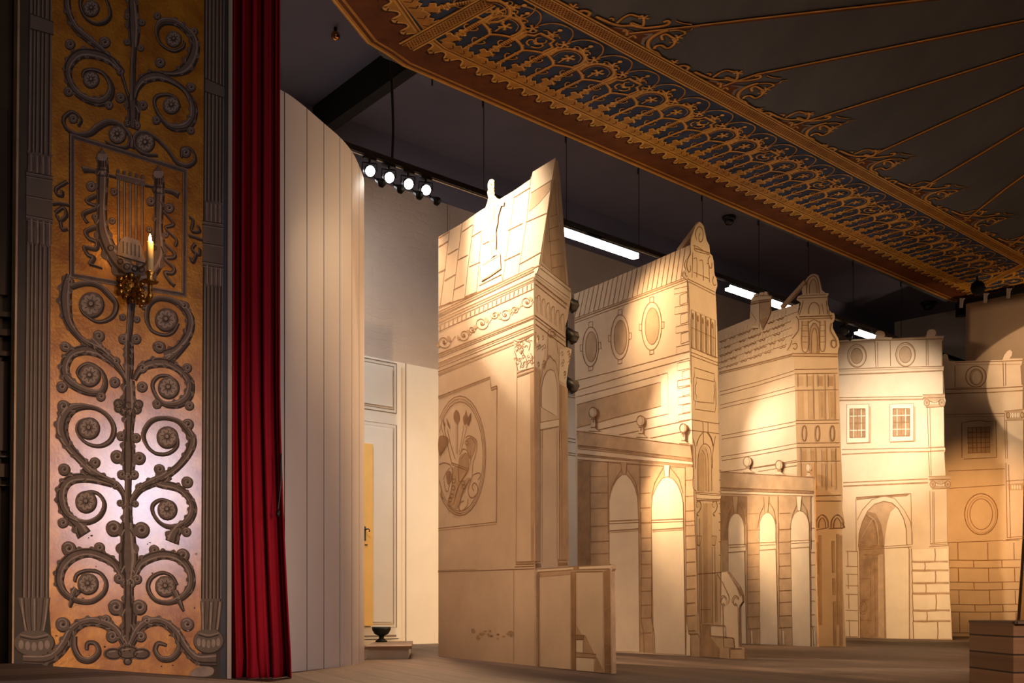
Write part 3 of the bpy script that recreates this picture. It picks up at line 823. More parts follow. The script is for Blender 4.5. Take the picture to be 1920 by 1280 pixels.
for cx, rx, ry, cy, q in ((225, 132, 88, 940, [118,640,335,640,312,780,300,860,158,860,150,780]), (1388, 98, 82, 925, [1333,665,1478,665,1466,780,1458,855,1340,855,1342,780])):
    A.D('4', cx + 5, cy + 6, rx * 1.05, ry * 1.06, gD, layer=1); A.D('4', cx, cy, rx, ry, gP, layer=2)
    A.P('4', q, gP, 2)
    for k in range(5):
        f = (k + .5) / 5; x0 = q[0] + (q[2] - q[0]) * f; x1 = q[8] + (q[6] - q[8]) * f
        A.L('4', [x0, q[1] + 6, (x0 + x1) / 2, q[5], x1, q[7]], 3.4, gL if k % 2 == 0 else gG, True, layer=3); A.L('4', [x0 + 18, q[1], (x0 + x1) / 2 + 12, q[5], x1 + 9, q[7]], 1.6, gD, True, layer=3)
        A.D('4', cx - rx * .66 + k * rx * .33, cy + ry * (.3 - .08 * abs(k - 2)), rx * .13, ry * .34, gL, layer=3)
    A.L('4', [cx - rx * .7, cy - ry * .45, cx, cy - ry * .25, cx + rx * .7, cy - ry * .45], 2.4, gD, True, layer=3); A.L('4', [cx - rx * .7, cy - ry * .62, cx, cy - ry * .42, cx + rx * .7, cy - ry * .62], 2, gL, True, layer=3)
A.P('4', [1260,1165,1330,1100,1420,1110,1400,1160], gL, 2, True)
for k in range(46):     # bare spots in the worn gilding
    x, y = random.uniform(105, 372), random.uniform(1000, 1255)
    A.D('0', x, y, random.uniform(.8, 2.6), random.uniform(.8, 2.2), gD if k % 3 else gL, layer=1)
mb.build('painted_board', [M['umber'], M['gris'], M['gris_l'], M['gris_d'], M['gold'], M['pil'], M['navy']], panel)
mb = MB()
mb.prism(PP, [PP.px(*p) for p in ((34.5, -330), (39, -330), (24, 1243), (20.5, 1243))], .012, -.035, 0)
tag(mb.build('edge_strip', M['edge'], panel), 'bare timber edge strip')
mb = MB()
mb.prism(PP, [PP.px(*p) for p in ((428, -330), (435, -330), (432, 1275), (424, 1275))], .01, -.035, 0)
mb.build('edge_strip', M['pale'], panel)

# ------------------------------------------------------------------ candle sconce
n = PP.n
ba = PP.px(243, 541)
B0 = PP.pt(ba, .012)
sc = empty('candle_sconce', B0, 'gilt bronze wall sconce holding one lit candle', 'sconce')
mb = MB()
mb.lathe(B0 - n * .012, n, [(0, 0), (.055, 0), (.06, .01), (.05, .022), (.035, .03), (.02, .045), (0, .05)], 20)
for k in range(12):
    t = k * math.pi / 6; r = .058 + .006 * (k % 2)
    p = B0 + PP.u * (r * math.cos(t)) + UP * (r * math.sin(t)); mb.sphere(p + n * .008, .013 + .004 * (k % 2), 8)
    p = B0 + PP.u * (.035 * math.cos(t + .2)) + UP * (.035 * math.sin(t + .2)); mb.sphere(p + n * .022, .008, 8)
mb.build('rosette_backplate', M['brass'], sc)
P_ = lambda o, a, z: B0 + n * o + PP.u * a + UP * z
mb = MB()
arm = catmull([tuple(P_(.02, 0, 0)), tuple(P_(.06, .004, -.05)), tuple(P_(.10, .012, -.085)), tuple(P_(.14, .022, -.09)), tuple(P_(.16, .028, -.065)), tuple(P_(.158, .03, -.03)), tuple(P_(.156, .03, -.006))], 5)
mb.tube(arm, [.016 - .006 * abs(i / len(arm) - .35) for i in range(len(arm))], 10)
for o, z, r in ((.05, -.04, .02), (.085, -.075, .022), (.125, -.092, .02), (.07, -.085, .014), (.11, -.11, .013), (.10, -.03, .014)): mb.sphere(P_(o, .004, z), r, 10)
mb.tube(catmull([tuple(P_(.07, 0, -.03)), tuple(P_(.09, 0, .01)), tuple(P_(.085, 0, .035)), tuple(P_(.10, 0, .04))], 4), .008, 8)
mb.build('scrolled_arm', M['brass'], sc)
cb = P_(.156, .03, -.006)
mb = MB(); mb.lathe(cb, UP, [(.012, -.03), (.014, 0), (.038, .006), (.042, .014), (.038, .017), (.015, .014), (.013, .02), (.017, .045), (.024, .055), (.024, .06), (0, .06)], 20); mb.build('drip_pan', M['brass'], sc)
mb = MB(); mb.lathe(cb, UP, [(.0165, .055), (.0168, .13), (.0165, .205), (.014, .212), (0, .210)], 16); ca = mb.build('candle', M['wax'], sc)
mb = MB(); mb.lathe(cb + UP * .206, UP, [(.002, 0), (.0075, .010), (.008, .018), (.005, .032), (.0012, .044)], 12); mb.build('flame', M['flame'], ca)
FLAME = cb + UP * .23
# ------------------------------------------------------------------ painted canopy (ceiling cloth) hung under the stage ceiling
ZC = H0 + 4.6
CP = Plane(Vector((0, 0, ZC)), D1, D2, (0, 0, -1))
V0 = CP.px(732, 114)[1]                                   # outer long edge
mb = MB(); A = Art(CP, mb)
cG, cH, cR, cB, cW = 1, 2, 3, 4, 5
OUT = [CP.px(*p) for p in ((560, -75), (630, 10), (687, 80), (720, 109), (735, 114.5), (1773, 566), (1792, 568), (1812, 567))]
OUT += [(17.0, -6.75), (17.5, -5.4), (17.5, -2.0), (OUT[0][0], -2.0)]
mb.prism(CP, OUT, 0, -.03, 0, 3)
VS0, VS1 = V0 + 1.44, V0 + 1.63                            # lattice strip
off = A.off
def st(ab, w, mat, ly, sm=False, closed=False):
    mb.stroke(CP, catmull(ab, 5, closed) if sm else ab, w, off(ly), mat, closed)
def pg(ab, mat, ly, sm=False):
    mb.poly(CP, catmull(ab, 4, True) if sm else ab, off(ly), mat)
def circ(u, v, ru, rv, n=14): return [(u + ru * math.cos(2 * math.pi * i / n), v + rv * math.sin(2 * math.pi * i / n)) for i in range(n)]
def disc(u, v, r, mat, ly): mb.poly(CP, circ(u, v, r, r, 9), off(ly), mat)
UA, UE = CP.px(735, 114)[0], CP.px(1775, 566)[0]
# bands: each is drawn along the chamfered left edge, the long edge and the short right edge
left_in = [CP.px(*p) for p in ((560, -75), (600, -30), (632, 10), (687, 80), (716, 108), (735, 114.5))]
def band_path(d):
    """outer outline moved inward by d"""
    pts = [CP.px(*p) for p in ((540, -100), (630, 10), (687, 80))] + [(UA - .10, V0 + .06), (UA + .12, V0)] + [(UA + .12 + (UE - UA - .12) * i / 40, V0) for i in range(1, 40)] + [(UE, V0), CP.px(1812, 567), (17.0, -6.75), (17.5, -5.4), (18.2, -3.6)]
    out = []
    for i, p in enumerate(pts):
        a, c = pts[max(i - 1, 0)], pts[min(i + 1, len(pts) - 1)]
        dx, dy = c[0] - a[0], c[1] - a[1]; l = math.hypot(dx, dy)
        out.append((p[0] - dy / l * d, p[1] + dx / l * d))
    return out
def ring(d0, d1, mat, ly):
    st(band_path((d0 + d1) / 2), d1 - d0, mat, ly)
pg([(4.0, V0 + .4), (4.4, V0 + .44), (17.45, V0 + .44), (17.45, VS0), (4.0, VS0)], cB, 1)        # blue ground behind the tracery
ring(0, .45, cR, 2)
ring(.0, .045, cG, 3); ring(.012, .024, cH, 4); ring(.075, .10, cG, 3)
# scalloped fringe
path = band_path(.36)
fine = []
for i in range(len(path) - 1):
    a, b = path[i], path[i + 1]; l = math.hypot(b[0] - a[0], b[1] - a[1]); k = max(1, int(l / .012))
    for j in range(k): fine.append((a[0] + (b[0] - a[0]) * j / k, a[1] + (b[1] - a[1]) * j / k, (b[0] - a[0]) / l, (b[1] - a[1]) / l))
s_, edge, hl, leafs = 0., [], [], []
for i, p in enumerate(fine):
    if i: s_ += math.hypot(p[0] - fine[i - 1][0], p[1] - fine[i - 1][1])
    ph = (s_ / .1815) % 1
    th = 2 * math.pi * ph; th += .55 * math.sin(th); w = .046 * math.cos(th) - .015 * math.cos(2 * th)
    edge.append((p[0] + p[3] * w, p[1] - p[2] * w)); hl.append((p[0] + p[3] * (w - .012), p[1] - p[2] * (w - .012)))
    if i and ph < leafs_prev: leafs.append(p)
    leafs_prev = ph
sh = [(x + .004, y - .016) for x, y in edge]
inner_b = band_path(.47)
fi = []
for i in range(len(inner_b) - 1):
    a, b = inner_b[i], inner_b[i + 1]; l = math.hypot(path[i + 1][0] - path[i][0], path[i + 1][1] - path[i][1]); k = max(1, int(l / .012))
    for j in range(k): fi.append((a[0] + (b[0] - a[0]) * j / k, a[1] + (b[1] - a[1]) * j / k))
def ribbon(a, b, mat, ly):
    o = off(ly)
    for i in range(min(len(a), len(b)) - 1): mb.face([CP.pt(a[i], o), CP.pt(a[i + 1], o), CP.pt(b[i + 1], o), CP.pt(b[i], o)], mat)
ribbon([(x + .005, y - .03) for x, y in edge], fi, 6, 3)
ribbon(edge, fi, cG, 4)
st(hl, .016, cH, 5); 
for p in leafs:
    for k in (-.035, 0, .035): st([(p[0] + p[2] * k * 1.2 - p[3] * .0, p[1] + p[3] * k * 1.2 - p[2] * .035), (p[0] + p[2] * k * .3, p[1] + p[3] * k * .3 + p[2] * .02)], .010, 6 if k else cH, 6)
ring(.44, .50, cG, 5); ring(.452, .460, cH, 6); ring(.474, .480, 6, 6); ring(.49, .497, cH, 6)
# lattice strip
def strip(a, b, n0, n1, dia=True):
    """a,b ends of the centre line; half widths"""
    dx, dy = b[0] - a[0], b[1] - a[1]; l = math.hypot(dx, dy); dx, dy = dx / l, dy / l
    q = lambda s, t: (a[0] + dx * s - dy * t, a[1] + dy * s + dx * t)
    pg([q(0, -n1), q(l, -n1), q(l, n1), q(0, n1)], cG, 7)
    pg([q(0, -n0), q(l, -n0), q(l, n0), q(0, n0)], cR, 8)
    for t in (-n1 + .012, -n0 - .008, n0 + .008, n1 - .012): st([q(0, t), q(l, t)], .012, cH, 9)
    for t in (-n1 + .03, n1 - .03): st([q(0, t), q(l, t)], .008, 6, 9)
    k = 0.
    while k < l - n0 * 2:
        for o in (0, .030):
            st([q(k + o, -n0), q(min(k + o + n0 * 1.3, l), n0)], .009, cG, 9); st([q(k + o, n0), q(min(k + o + n0 * 1.3, l), -n0)], .009, cG, 9)
        k += .062
vm = (VS0 + VS1) / 2
strip((CP.px(890, -40)[0] - .6, vm), (17.3, vm), .048, .095)
bl = CP.px(777, 78); bl2 = CP.px(918, 0); d = (bl2[0] - bl[0], bl2[1] - bl[1]); L_ = math.hypot(*d)
BAR = lambda: strip((bl[0] - d[0] / L_ * .10, bl[1] - d[1] / L_ * .10), (bl[0] + d[0] / L_ * .86, bl[1] + d[1] / L_ * .86), .045, .085)
e1, e2 = CP.px(1838, 536), CP.px(1930, 490)
strip(e1, e2, .03, .075)
# tracery bays
P = .363
bays = [bl[0] + .18 + i * P for i in range(int((16.2 - bl[0]) / P))]
eC = (.886, -.463); nC = (.463, .886); oC = (UA - .02, V0 + .012)
lefts = [(oC[0] - eC[0] * (.62 + P * i), oC[1] - eC[1] * (.62 + P * i)) for i in range(4)]
bays += lefts
def fleur(u, v, r, rot=0.):
    r *= 1.3
    for k in range(5):
        t = rot + k * 2 * math.pi / 5
        st([(u, v), (u + r * math.cos(t), v + r * math.sin(t))], [r * .28, r * .55], cG, 6); st([(u + r * .3 * math.cos(t), v + r * .3 * math.sin(t)), (u + r * .9 * math.cos(t), v + r * .9 * math.sin(t))], r * .16, cH, 7)
    disc(u, v, r * .3, cH, 7)
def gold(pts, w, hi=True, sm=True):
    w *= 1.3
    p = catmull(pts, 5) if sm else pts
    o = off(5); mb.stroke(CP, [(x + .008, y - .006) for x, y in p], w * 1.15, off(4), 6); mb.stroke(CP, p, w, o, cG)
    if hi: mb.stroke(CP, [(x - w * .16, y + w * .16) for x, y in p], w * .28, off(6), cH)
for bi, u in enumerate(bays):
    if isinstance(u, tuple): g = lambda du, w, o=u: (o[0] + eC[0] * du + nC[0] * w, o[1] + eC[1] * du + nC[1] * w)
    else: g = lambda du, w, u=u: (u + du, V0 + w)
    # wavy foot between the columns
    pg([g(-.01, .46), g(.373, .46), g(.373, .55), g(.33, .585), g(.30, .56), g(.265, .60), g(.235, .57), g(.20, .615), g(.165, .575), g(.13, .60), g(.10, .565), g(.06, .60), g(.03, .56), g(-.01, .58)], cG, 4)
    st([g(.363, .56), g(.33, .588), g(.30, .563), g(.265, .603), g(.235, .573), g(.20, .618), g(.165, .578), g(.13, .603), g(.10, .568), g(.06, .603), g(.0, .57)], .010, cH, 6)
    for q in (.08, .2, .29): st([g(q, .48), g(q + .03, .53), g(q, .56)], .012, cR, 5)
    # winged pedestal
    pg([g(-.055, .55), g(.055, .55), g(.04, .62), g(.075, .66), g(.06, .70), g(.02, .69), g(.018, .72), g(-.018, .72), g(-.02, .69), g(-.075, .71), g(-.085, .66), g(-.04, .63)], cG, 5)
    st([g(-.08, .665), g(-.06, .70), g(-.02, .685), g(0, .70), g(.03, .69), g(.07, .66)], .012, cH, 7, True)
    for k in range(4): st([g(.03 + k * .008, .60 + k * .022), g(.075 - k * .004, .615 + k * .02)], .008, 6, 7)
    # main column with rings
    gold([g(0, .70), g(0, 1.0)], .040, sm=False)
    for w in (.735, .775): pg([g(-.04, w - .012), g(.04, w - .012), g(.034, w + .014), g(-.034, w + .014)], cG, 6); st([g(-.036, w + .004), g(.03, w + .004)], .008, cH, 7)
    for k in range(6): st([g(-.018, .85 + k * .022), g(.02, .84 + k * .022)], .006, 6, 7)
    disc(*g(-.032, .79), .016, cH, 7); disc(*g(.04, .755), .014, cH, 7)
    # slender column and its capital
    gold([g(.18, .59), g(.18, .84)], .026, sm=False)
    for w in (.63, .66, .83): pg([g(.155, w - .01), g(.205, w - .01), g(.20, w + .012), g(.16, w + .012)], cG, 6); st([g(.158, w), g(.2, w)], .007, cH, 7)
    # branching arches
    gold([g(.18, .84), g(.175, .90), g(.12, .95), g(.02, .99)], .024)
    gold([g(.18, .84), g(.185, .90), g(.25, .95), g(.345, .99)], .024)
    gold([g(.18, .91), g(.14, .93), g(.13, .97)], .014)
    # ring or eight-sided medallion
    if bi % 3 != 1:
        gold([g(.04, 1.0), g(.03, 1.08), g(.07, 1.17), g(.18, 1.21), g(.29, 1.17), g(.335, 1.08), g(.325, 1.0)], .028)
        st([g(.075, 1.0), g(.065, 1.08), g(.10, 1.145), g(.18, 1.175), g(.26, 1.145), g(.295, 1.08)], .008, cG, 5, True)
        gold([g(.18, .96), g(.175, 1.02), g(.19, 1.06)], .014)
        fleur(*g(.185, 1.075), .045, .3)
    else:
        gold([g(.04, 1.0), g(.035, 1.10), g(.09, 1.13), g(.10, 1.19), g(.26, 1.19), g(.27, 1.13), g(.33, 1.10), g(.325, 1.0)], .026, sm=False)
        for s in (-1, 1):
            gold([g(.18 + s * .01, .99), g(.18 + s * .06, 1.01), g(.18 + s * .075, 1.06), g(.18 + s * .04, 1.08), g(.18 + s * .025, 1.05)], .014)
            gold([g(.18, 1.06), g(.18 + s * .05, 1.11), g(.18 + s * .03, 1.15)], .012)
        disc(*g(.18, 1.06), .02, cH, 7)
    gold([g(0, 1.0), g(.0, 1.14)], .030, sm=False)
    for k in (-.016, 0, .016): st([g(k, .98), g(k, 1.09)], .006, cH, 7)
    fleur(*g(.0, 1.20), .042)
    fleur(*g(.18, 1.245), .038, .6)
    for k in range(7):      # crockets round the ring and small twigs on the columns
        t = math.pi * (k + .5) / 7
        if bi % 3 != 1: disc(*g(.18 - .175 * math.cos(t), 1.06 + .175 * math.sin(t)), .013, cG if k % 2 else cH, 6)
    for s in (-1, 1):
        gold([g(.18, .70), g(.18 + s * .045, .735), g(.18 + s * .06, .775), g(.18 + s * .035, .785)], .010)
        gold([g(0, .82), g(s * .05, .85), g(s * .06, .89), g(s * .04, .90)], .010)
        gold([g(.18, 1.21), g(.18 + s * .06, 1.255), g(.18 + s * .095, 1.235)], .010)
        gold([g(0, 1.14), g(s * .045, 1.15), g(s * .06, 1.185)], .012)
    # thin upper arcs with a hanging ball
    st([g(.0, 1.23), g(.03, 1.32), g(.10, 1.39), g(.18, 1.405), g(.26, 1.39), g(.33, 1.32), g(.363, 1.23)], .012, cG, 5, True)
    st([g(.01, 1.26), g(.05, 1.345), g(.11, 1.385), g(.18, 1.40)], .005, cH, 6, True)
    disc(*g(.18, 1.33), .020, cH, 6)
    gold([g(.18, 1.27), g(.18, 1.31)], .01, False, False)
BAR()
# dull white and red brackets with gold scrolls beside the strip, one at the foot of each cord
cords = [((1180, 61), (1420, 32.5), (1900, -22)), ((1355, 159.5), (1420, 137), (2050, 10)), ((1488, 233), (1700, 167), (2050, 57)), ((1613, 300), (1760, 233), (2050, 103)),
         ((1718, 358), (1850, 280), (2050, 160)), ((1814, 409), (1882, 355), (2050, 232)), ((1897, 458), (1960, 410), (2080, 330))]
ref = CP.px(1180, 61)
def U(flat): return [CP.px(*p) for p in T('U', flat)]
BR = dict(white=U([-60,270,150,390,330,400,470,430,560,470,880,500,800,540,720,590,700,640,790,760,770,830,380,590]), red=U([60,350,230,440,440,560,700,715,650,640,680,560,770,520,560,480,400,440]))
ST = [(U([-20,235,100,290,220,340,350,372,520,372,640,395,750,402,950,380,1060,350,1075,310,1040,300,990,320]), .032), (U([290,332,400,245,500,205,600,230,690,250,685,370,600,360,530,330,510,350,600,395]), .026),
      (U([1060,440,960,470,860,520,780,590,760,670,790,730,840,750]), .036), (U([850,720,880,680,960,665,1050,710,1140,660,1170,590,1110,540,1030,500,960,530,985,590]), .028),
      (U([800,790,860,762,910,790,940,850,980,915,1080,945,1200,980,1300,970,1370,1000,1330,1040]), .032), (U([1080,450,1200,440,1290,455,1320,490,1270,510]), .022), (U([1180,300,1280,335,1420,350]), .016),
      (U([1300,460,1400,440,1440,400,1540,385]), .012), (U([460,560,540,520,580,560]), .02), (U([180,270,235,260,240,300]), .02), (U([390,460,420,430,450,470,440,520]), .03), (U([330,530,400,560,470,560]), .03)]
for ci, c in enumerate(cords[:7] + [None, None]):
    if c is None:
        du = (-1.24, -2.48)[ci - 7]; dv = 0
    else:
        p = CP.px(*c[0]); du, dv = p[0] - ref[0], p[1] - ref[1]
    mv = lambda pts: [(a + du, b + dv) for a, b in pts]
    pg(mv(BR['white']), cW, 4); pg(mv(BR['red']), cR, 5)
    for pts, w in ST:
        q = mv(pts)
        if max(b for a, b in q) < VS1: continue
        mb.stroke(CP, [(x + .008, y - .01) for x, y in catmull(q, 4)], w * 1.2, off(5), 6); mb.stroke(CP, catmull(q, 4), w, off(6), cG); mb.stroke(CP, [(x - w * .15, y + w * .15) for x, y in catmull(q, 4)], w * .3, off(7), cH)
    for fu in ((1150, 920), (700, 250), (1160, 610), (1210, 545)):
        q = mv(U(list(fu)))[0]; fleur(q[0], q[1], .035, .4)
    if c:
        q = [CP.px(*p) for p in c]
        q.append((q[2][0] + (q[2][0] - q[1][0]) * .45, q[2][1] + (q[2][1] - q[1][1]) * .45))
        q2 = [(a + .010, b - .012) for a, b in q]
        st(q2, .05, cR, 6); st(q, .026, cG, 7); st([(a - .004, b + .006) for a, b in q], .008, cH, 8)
cl = empty('painted_canopy', (CP.pt(((UA + UE) / 2, V0 + 2.5))), 'painted canopy cloth with gold tracery border hung under the stage ceiling', 'ceiling cloth')
mb.build('painted_cloth', [M['c_cloud'], M['c_gold'], M['c_hi'], M['c_red'], M['c_blue'], M['c_white'], M['c_red2']], cl)
for x in (735, 812, 907, 1062, 1198, 1317, 1423, 1516, 1600, 1690):
    y = 114.4 + (x - 732) * .4342
    p = CP.pt(CP.px(x, y))
    mb = MB(); mb.tube([p + UP * .05 + D2 * -.012, p - UP * .0 - D2 * .012, p - UP * .05 - D2 * .012], .008, 6); mb.build('edge_hook', M['black'], cl)
for u_ in (6.5, 9, 11.5, 14):
    for v_ in (-7.2, -4.5):
        p = CP.pt((u_, v_)); mb = MB(); mb.tube([p + UP * .03, p + UP * (CEIL - ZC)], .006, 6); mb.build('suspension_rod', M['black'], cl)

# ------------------------------------------------------------------ linen back cloth on a black batten
bp = Vector(((1812 - CX) / F * 16.1, 16.1, H0 + (HY - 570) / F * 16.1))
du = Vector((.6890, -.7248, 0))
bc = empty('linen_backcloth', Vector((bp.x, bp.y, 0)), 'plain brown linen cloth hanging from a black batten at the back', 'cloth')
BC = Plane(Vector((bp.x, bp.y, 0)), du)
mb = MB()
nx, nz = 60, 30
def fold(i, j):
    x, z = 5.0 * i / nx, bp.z * j / nz
    o = .02 * math.sin(x * 2.1 + z * .4) + .05 * math.exp(-((x - .28 - (bp.z - z) * .08) / .10) ** 2) * (1 - j / nz) * 2.2
    return BC.pt((x, z), o)
for i in range(nx):
    for j in range(nz): mb.face([fold(i, j), fold(i + 1, j), fold(i + 1, j + 1), fold(i, j + 1)], 0, True)
o = mb.build('cloth', M['cloth'], bc); weld(o)
so = o.modifiers.new('thick', 'SOLIDIFY'); so.thickness = .006; so.offset = 0
mb = MB(); mb.tube([BC.pt((-.12, bp.z + .045)), BC.pt((5, bp.z + .045))], .04, 10); mb.build('batten', M['black'], bc)
for x in (1806, 1851, 1894):
    k = BC.px(x, 560)[0]
    mb = MB(); mb.prism(BC, [(k - .03, bp.z - .05), (k + .015, bp.z - .055), (k + .025, bp.z + .05), (k + .05, bp.z + .075), (k - .025, bp.z + .09), (k - .025, bp.z)], .065, .045, 0)
    mb.build('clip', M['pale'], bc)
lp = Vector(((1832 - CX) / F * 15.2, 15.2, H0 + (HY - 541) / F * 15.2))
e = empty('round_spotlight', lp, 'round black spotlight at the top left of the linen cloth', 'spotlight')
mb = MB(); mb.sphere(lp, .085, 12); mb.lathe(lp, (-.3, -.9, -.1), [(.06, .04), (.09, .05), (.095, .10), (.08, .10), (0, .07)], 12)
for k in range(10):
    t = k * math.pi / 5; mb.box(lp + Vector((math.cos(t) * .085, -.04, math.sin(t) * .085)), (.025, .04, .025))
mb.build('lamp_housing', M['matte'], e)
mb = MB(); mb.tube([lp, Vector((lp.x, lp.y, ZC - .012))], .015, 8); mb.build('stem', M['black'], e)
sp = Vector(((1803 - CX) / F * 16.3, 16.3, H0 + (HY - 580) / F * 16.3))
e = empty('loudspeaker', sp, 'small black loudspeaker at the left end of the batten', 'loudspeaker')
mb = MB(); mb.box(sp, (.13, .13, .20)); mb.build('cabinet', M['black'], e)
mb = MB(); mb.tube([sp, Vector((sp.x, sp.y, ZC - .012))], .012, 8); mb.build('stem', M['black'], e)
# ------------------------------------------------------------------ painted wing flats
WM = [M['canvas'], M['line'], M['wash'], M['wash2'], M['light'], M['edge'], M['wash0']]
ln, ws, wd, lt, ed, wf = 1, 2, 3, 4, 5, 6


def vplane(a, b):
    """vertical plane through two floor points"""
    a, b = Vector(a), Vector(b)
    return Plane(a, (b - a))


def fl(x, y): return floor_pt(x, y)


def board(pl, outline, th=.006, mat=0, front=0.):
    mb = MB()
    if front: pl = Plane(pl.p + pl.n * front, pl.u)      # a board standing proud of the leaf
    mb.prism(pl, [pl.px(*p) for p in outline], 0, -th, mat, ed)
    return mb, Art(pl, mb, 0)


def pairs(f): return [(f[i], f[i + 1]) for i in range(0, len(f), 2)]


# ---------------------------------------------------------------- first house (columned, with a statue)
L1, C1 = fl(822, 1230), fl(1004, 1248.3)
P1a = vplane(L1, C1)
w1 = empty('painted_house_wing', (L1 + C1) / 2, 'nearest painted house flat, with a statue on its roof and a medallion of torches', 'stage flat', 'painted house wings')
out = pairs([822,1230, 822,444, 867,418, 900,395, 940.6,371, 964,357, 995.7,335, 999,322, 1041,296, 1026,395, 1011,492, 1009,505, 1002,520, 1002,560, 1004,1248.3])
mb, A = board(P1a, out)
for f in ([185,640,150,930,105,1280],[285,590,240,950,205,1240],[375,600,330,950,305,1190],[440,660,400,1140],[705,320,690,470,610,1050],[835,215,800,570,735,990],[1020,230,970,480,915,900]): A.L('A', f, 1.5, ln)
for f in ([95,780,170,735],[95,985,150,960],[170,840,250,795],[145,1050,230,1000],[285,660,370,600],[250,885,330,845],[215,1125,300,1080],[340,940,430,900],[360,700,440,650],[305,1180,400,1140],[700,385,830,305],[835,350,1010,240],[650,650,770,590],[800,580,960,510],[620,890,750,830],[740,920,920,820],[450,760,520,725],[500,520,600,450],[120,1255,195,1220],[95,710,180,660]): A.L('A', f, 1.7, ln)
A.P('A', [840,350,1000,250,985,330,900,430,820,500], ws, 1)
A.L('A', [430,940,420,1090,600,1000,610,1050], 1.6, ln); A.L('A', [95,1262,330,1180,600,1060,910,925], 2, ln); 
EV = [(585,500,1.4,ln),(588,503,3,ws),(594,508,2.6,wd),(600,519,1.2,ln),(604,523,3,ws),(611,527,1.2,ln),(622,541,1.4,ln),(664,591,2.2,wd),(667,594,2.4,ws),(672,597,1.2,ln),(681,608,1.4,ln),(684,611,2.6,ws),(690,616,1.2,ln),(697,625,2.4,wd),(702,630,3.2,ws)]
for yl, yr, w, m in EV: A.L('0', [822, yl, 1001, yr], w, m)
for i in range(22):
    t = (i + .5) / 22; x = 822 + 179 * t; ya, yb = 612 + (528 - 612) * t, 621 + (540 - 621) * t
    A.L('0', [x, ya, x - 1, yb], 2.2 + t, wd, layer=3)
for cx, cy, r, s in ((140,430,52,1),(300,375,46,-1),(365,330,26,1),(440,280,52,1),(545,215,30,-1),(630,210,50,-1),(705,170,28,1),(800,110,46,1)):
    f, q = [], 0
    for k in range(16):
        t = s * k * .62 + (0 if s > 0 else 3.1); rr = r * (1.1 - .062 * k)
        f += [cx + rr * math.cos(t), cy + rr * math.sin(t)]
    A.L('B', f, [2.6 - .1 * k for k in range(len(T('B', f)))] if False else 1.9, ln, True); A.D('B', cx + r * .75, cy - r * .5, r * .3, r * .42, ws, .3, layer=2); A.D('B', cx - r * .9, cy + r * .55, r * .3, r * .25, ws, layer=2)
    A.L('B', [cx + r, cy + r * .2, cx + r * 1.5, cy - r * .5, cx + r * 1.75, cy - r * .9], 1.6, ln, True); A.D('B', cx, cy, r * .22, r * .22, wd, layer=2)
A.L('B', [95,868,510,710,515,790], 2.2, wd); A.L('B', [95,880,505,722], 2.4, ws); A.L('B', [515,800,565,780], 2, ln); A.L('B', [520,815,562,800], 2.4, wd); A.L('0', [932.5,723,931,980], 1.4, ln)
A.L('C', [75,978,445,937,445,80], 1.3, ln); A.L('C', [75,992,443,950], 1.6, ws)
# medallion
A.E('C', 212, 520, 164, 378, 1.6, ln, xmin=822.8); A.E('C', 212, 522, 155, 362, 3.0, ws, xmin=822.8); A.E('C', 212, 524, 146, 346, 1.8, wd, xmin=822.8)
for f, w in (([205,280,203,590],1.6),([192,290,192,590],1.3),([268,300,250,430,222,575],1.5),([300,310,270,440,235,590],1.5),([100,330,130,470,180,640],1.8),([70,320,100,480,150,700],1.8),([40,300,75,440],1.5),
             ([150,680,320,740],2.4),([152,700,315,760],1.4),([285,430,320,410,370,430,400,480,385,600,360,680,350,830],2.2),([300,445,345,430,385,490],1.4),([340,560,335,700],1.4),([225,600,260,545,300,560,330,640],2),([240,640,290,580],1.5),
             ([20,600,60,560,120,460],2.2),([20,700,70,680,130,700,150,750],2),([60,850,90,780,130,730],2.4),([20,860,45,950,40,1010,70,1040],2.4),([70,860,85,950,110,960,120,900],2.2),([155,720,150,900,120,1060,130,1120,180,1170],2),
             ([215,700,220,860,250,850,300,770],2),([240,860,200,960,165,1090],3),([330,840,260,960,230,1060,215,1120],3),([360,800,420,780,435,810,410,850],1.8),([345,830,310,960,345,1030,400,990,405,920,375,880,350,920,370,960],3),
             ([310,1040,300,1110,245,1160,215,1130,230,1080,270,1060],2.6),([100,1090,160,1160,240,1190],3)): A.L('V', f, w, wd if w > 2 else ln, True, 3)
for f in ([170,180,195,150,220,185,225,250,205,285,180,270,165,230],[260,230,280,190,290,150,300,200,315,250,275,300],[300,260,340,180,335,250,310,310],[55,240,80,290,70,320],[95,230,125,300,130,340,105,300],[20,420,110,430,80,540,20,600],[90,790,130,760,150,830,110,900]): A.P('V', f, wd, 2, True)
for f in ([160,740,210,720,215,860,170,1080,110,1080,150,900],[235,900,330,830,240,1030,200,1130,165,1110],[225,620,300,580,320,700,300,780,240,850,215,760],[290,450,380,440,370,560,330,640,300,560]): A.P('V', f, ws, 2, True)
for cx, cy in ((170,860),(165,930),(150,1010),(130,1050),(270,920),(260,880),(300,480)): A.E('V', cx, cy, 18, 20, 1.4, ln, layer=4)
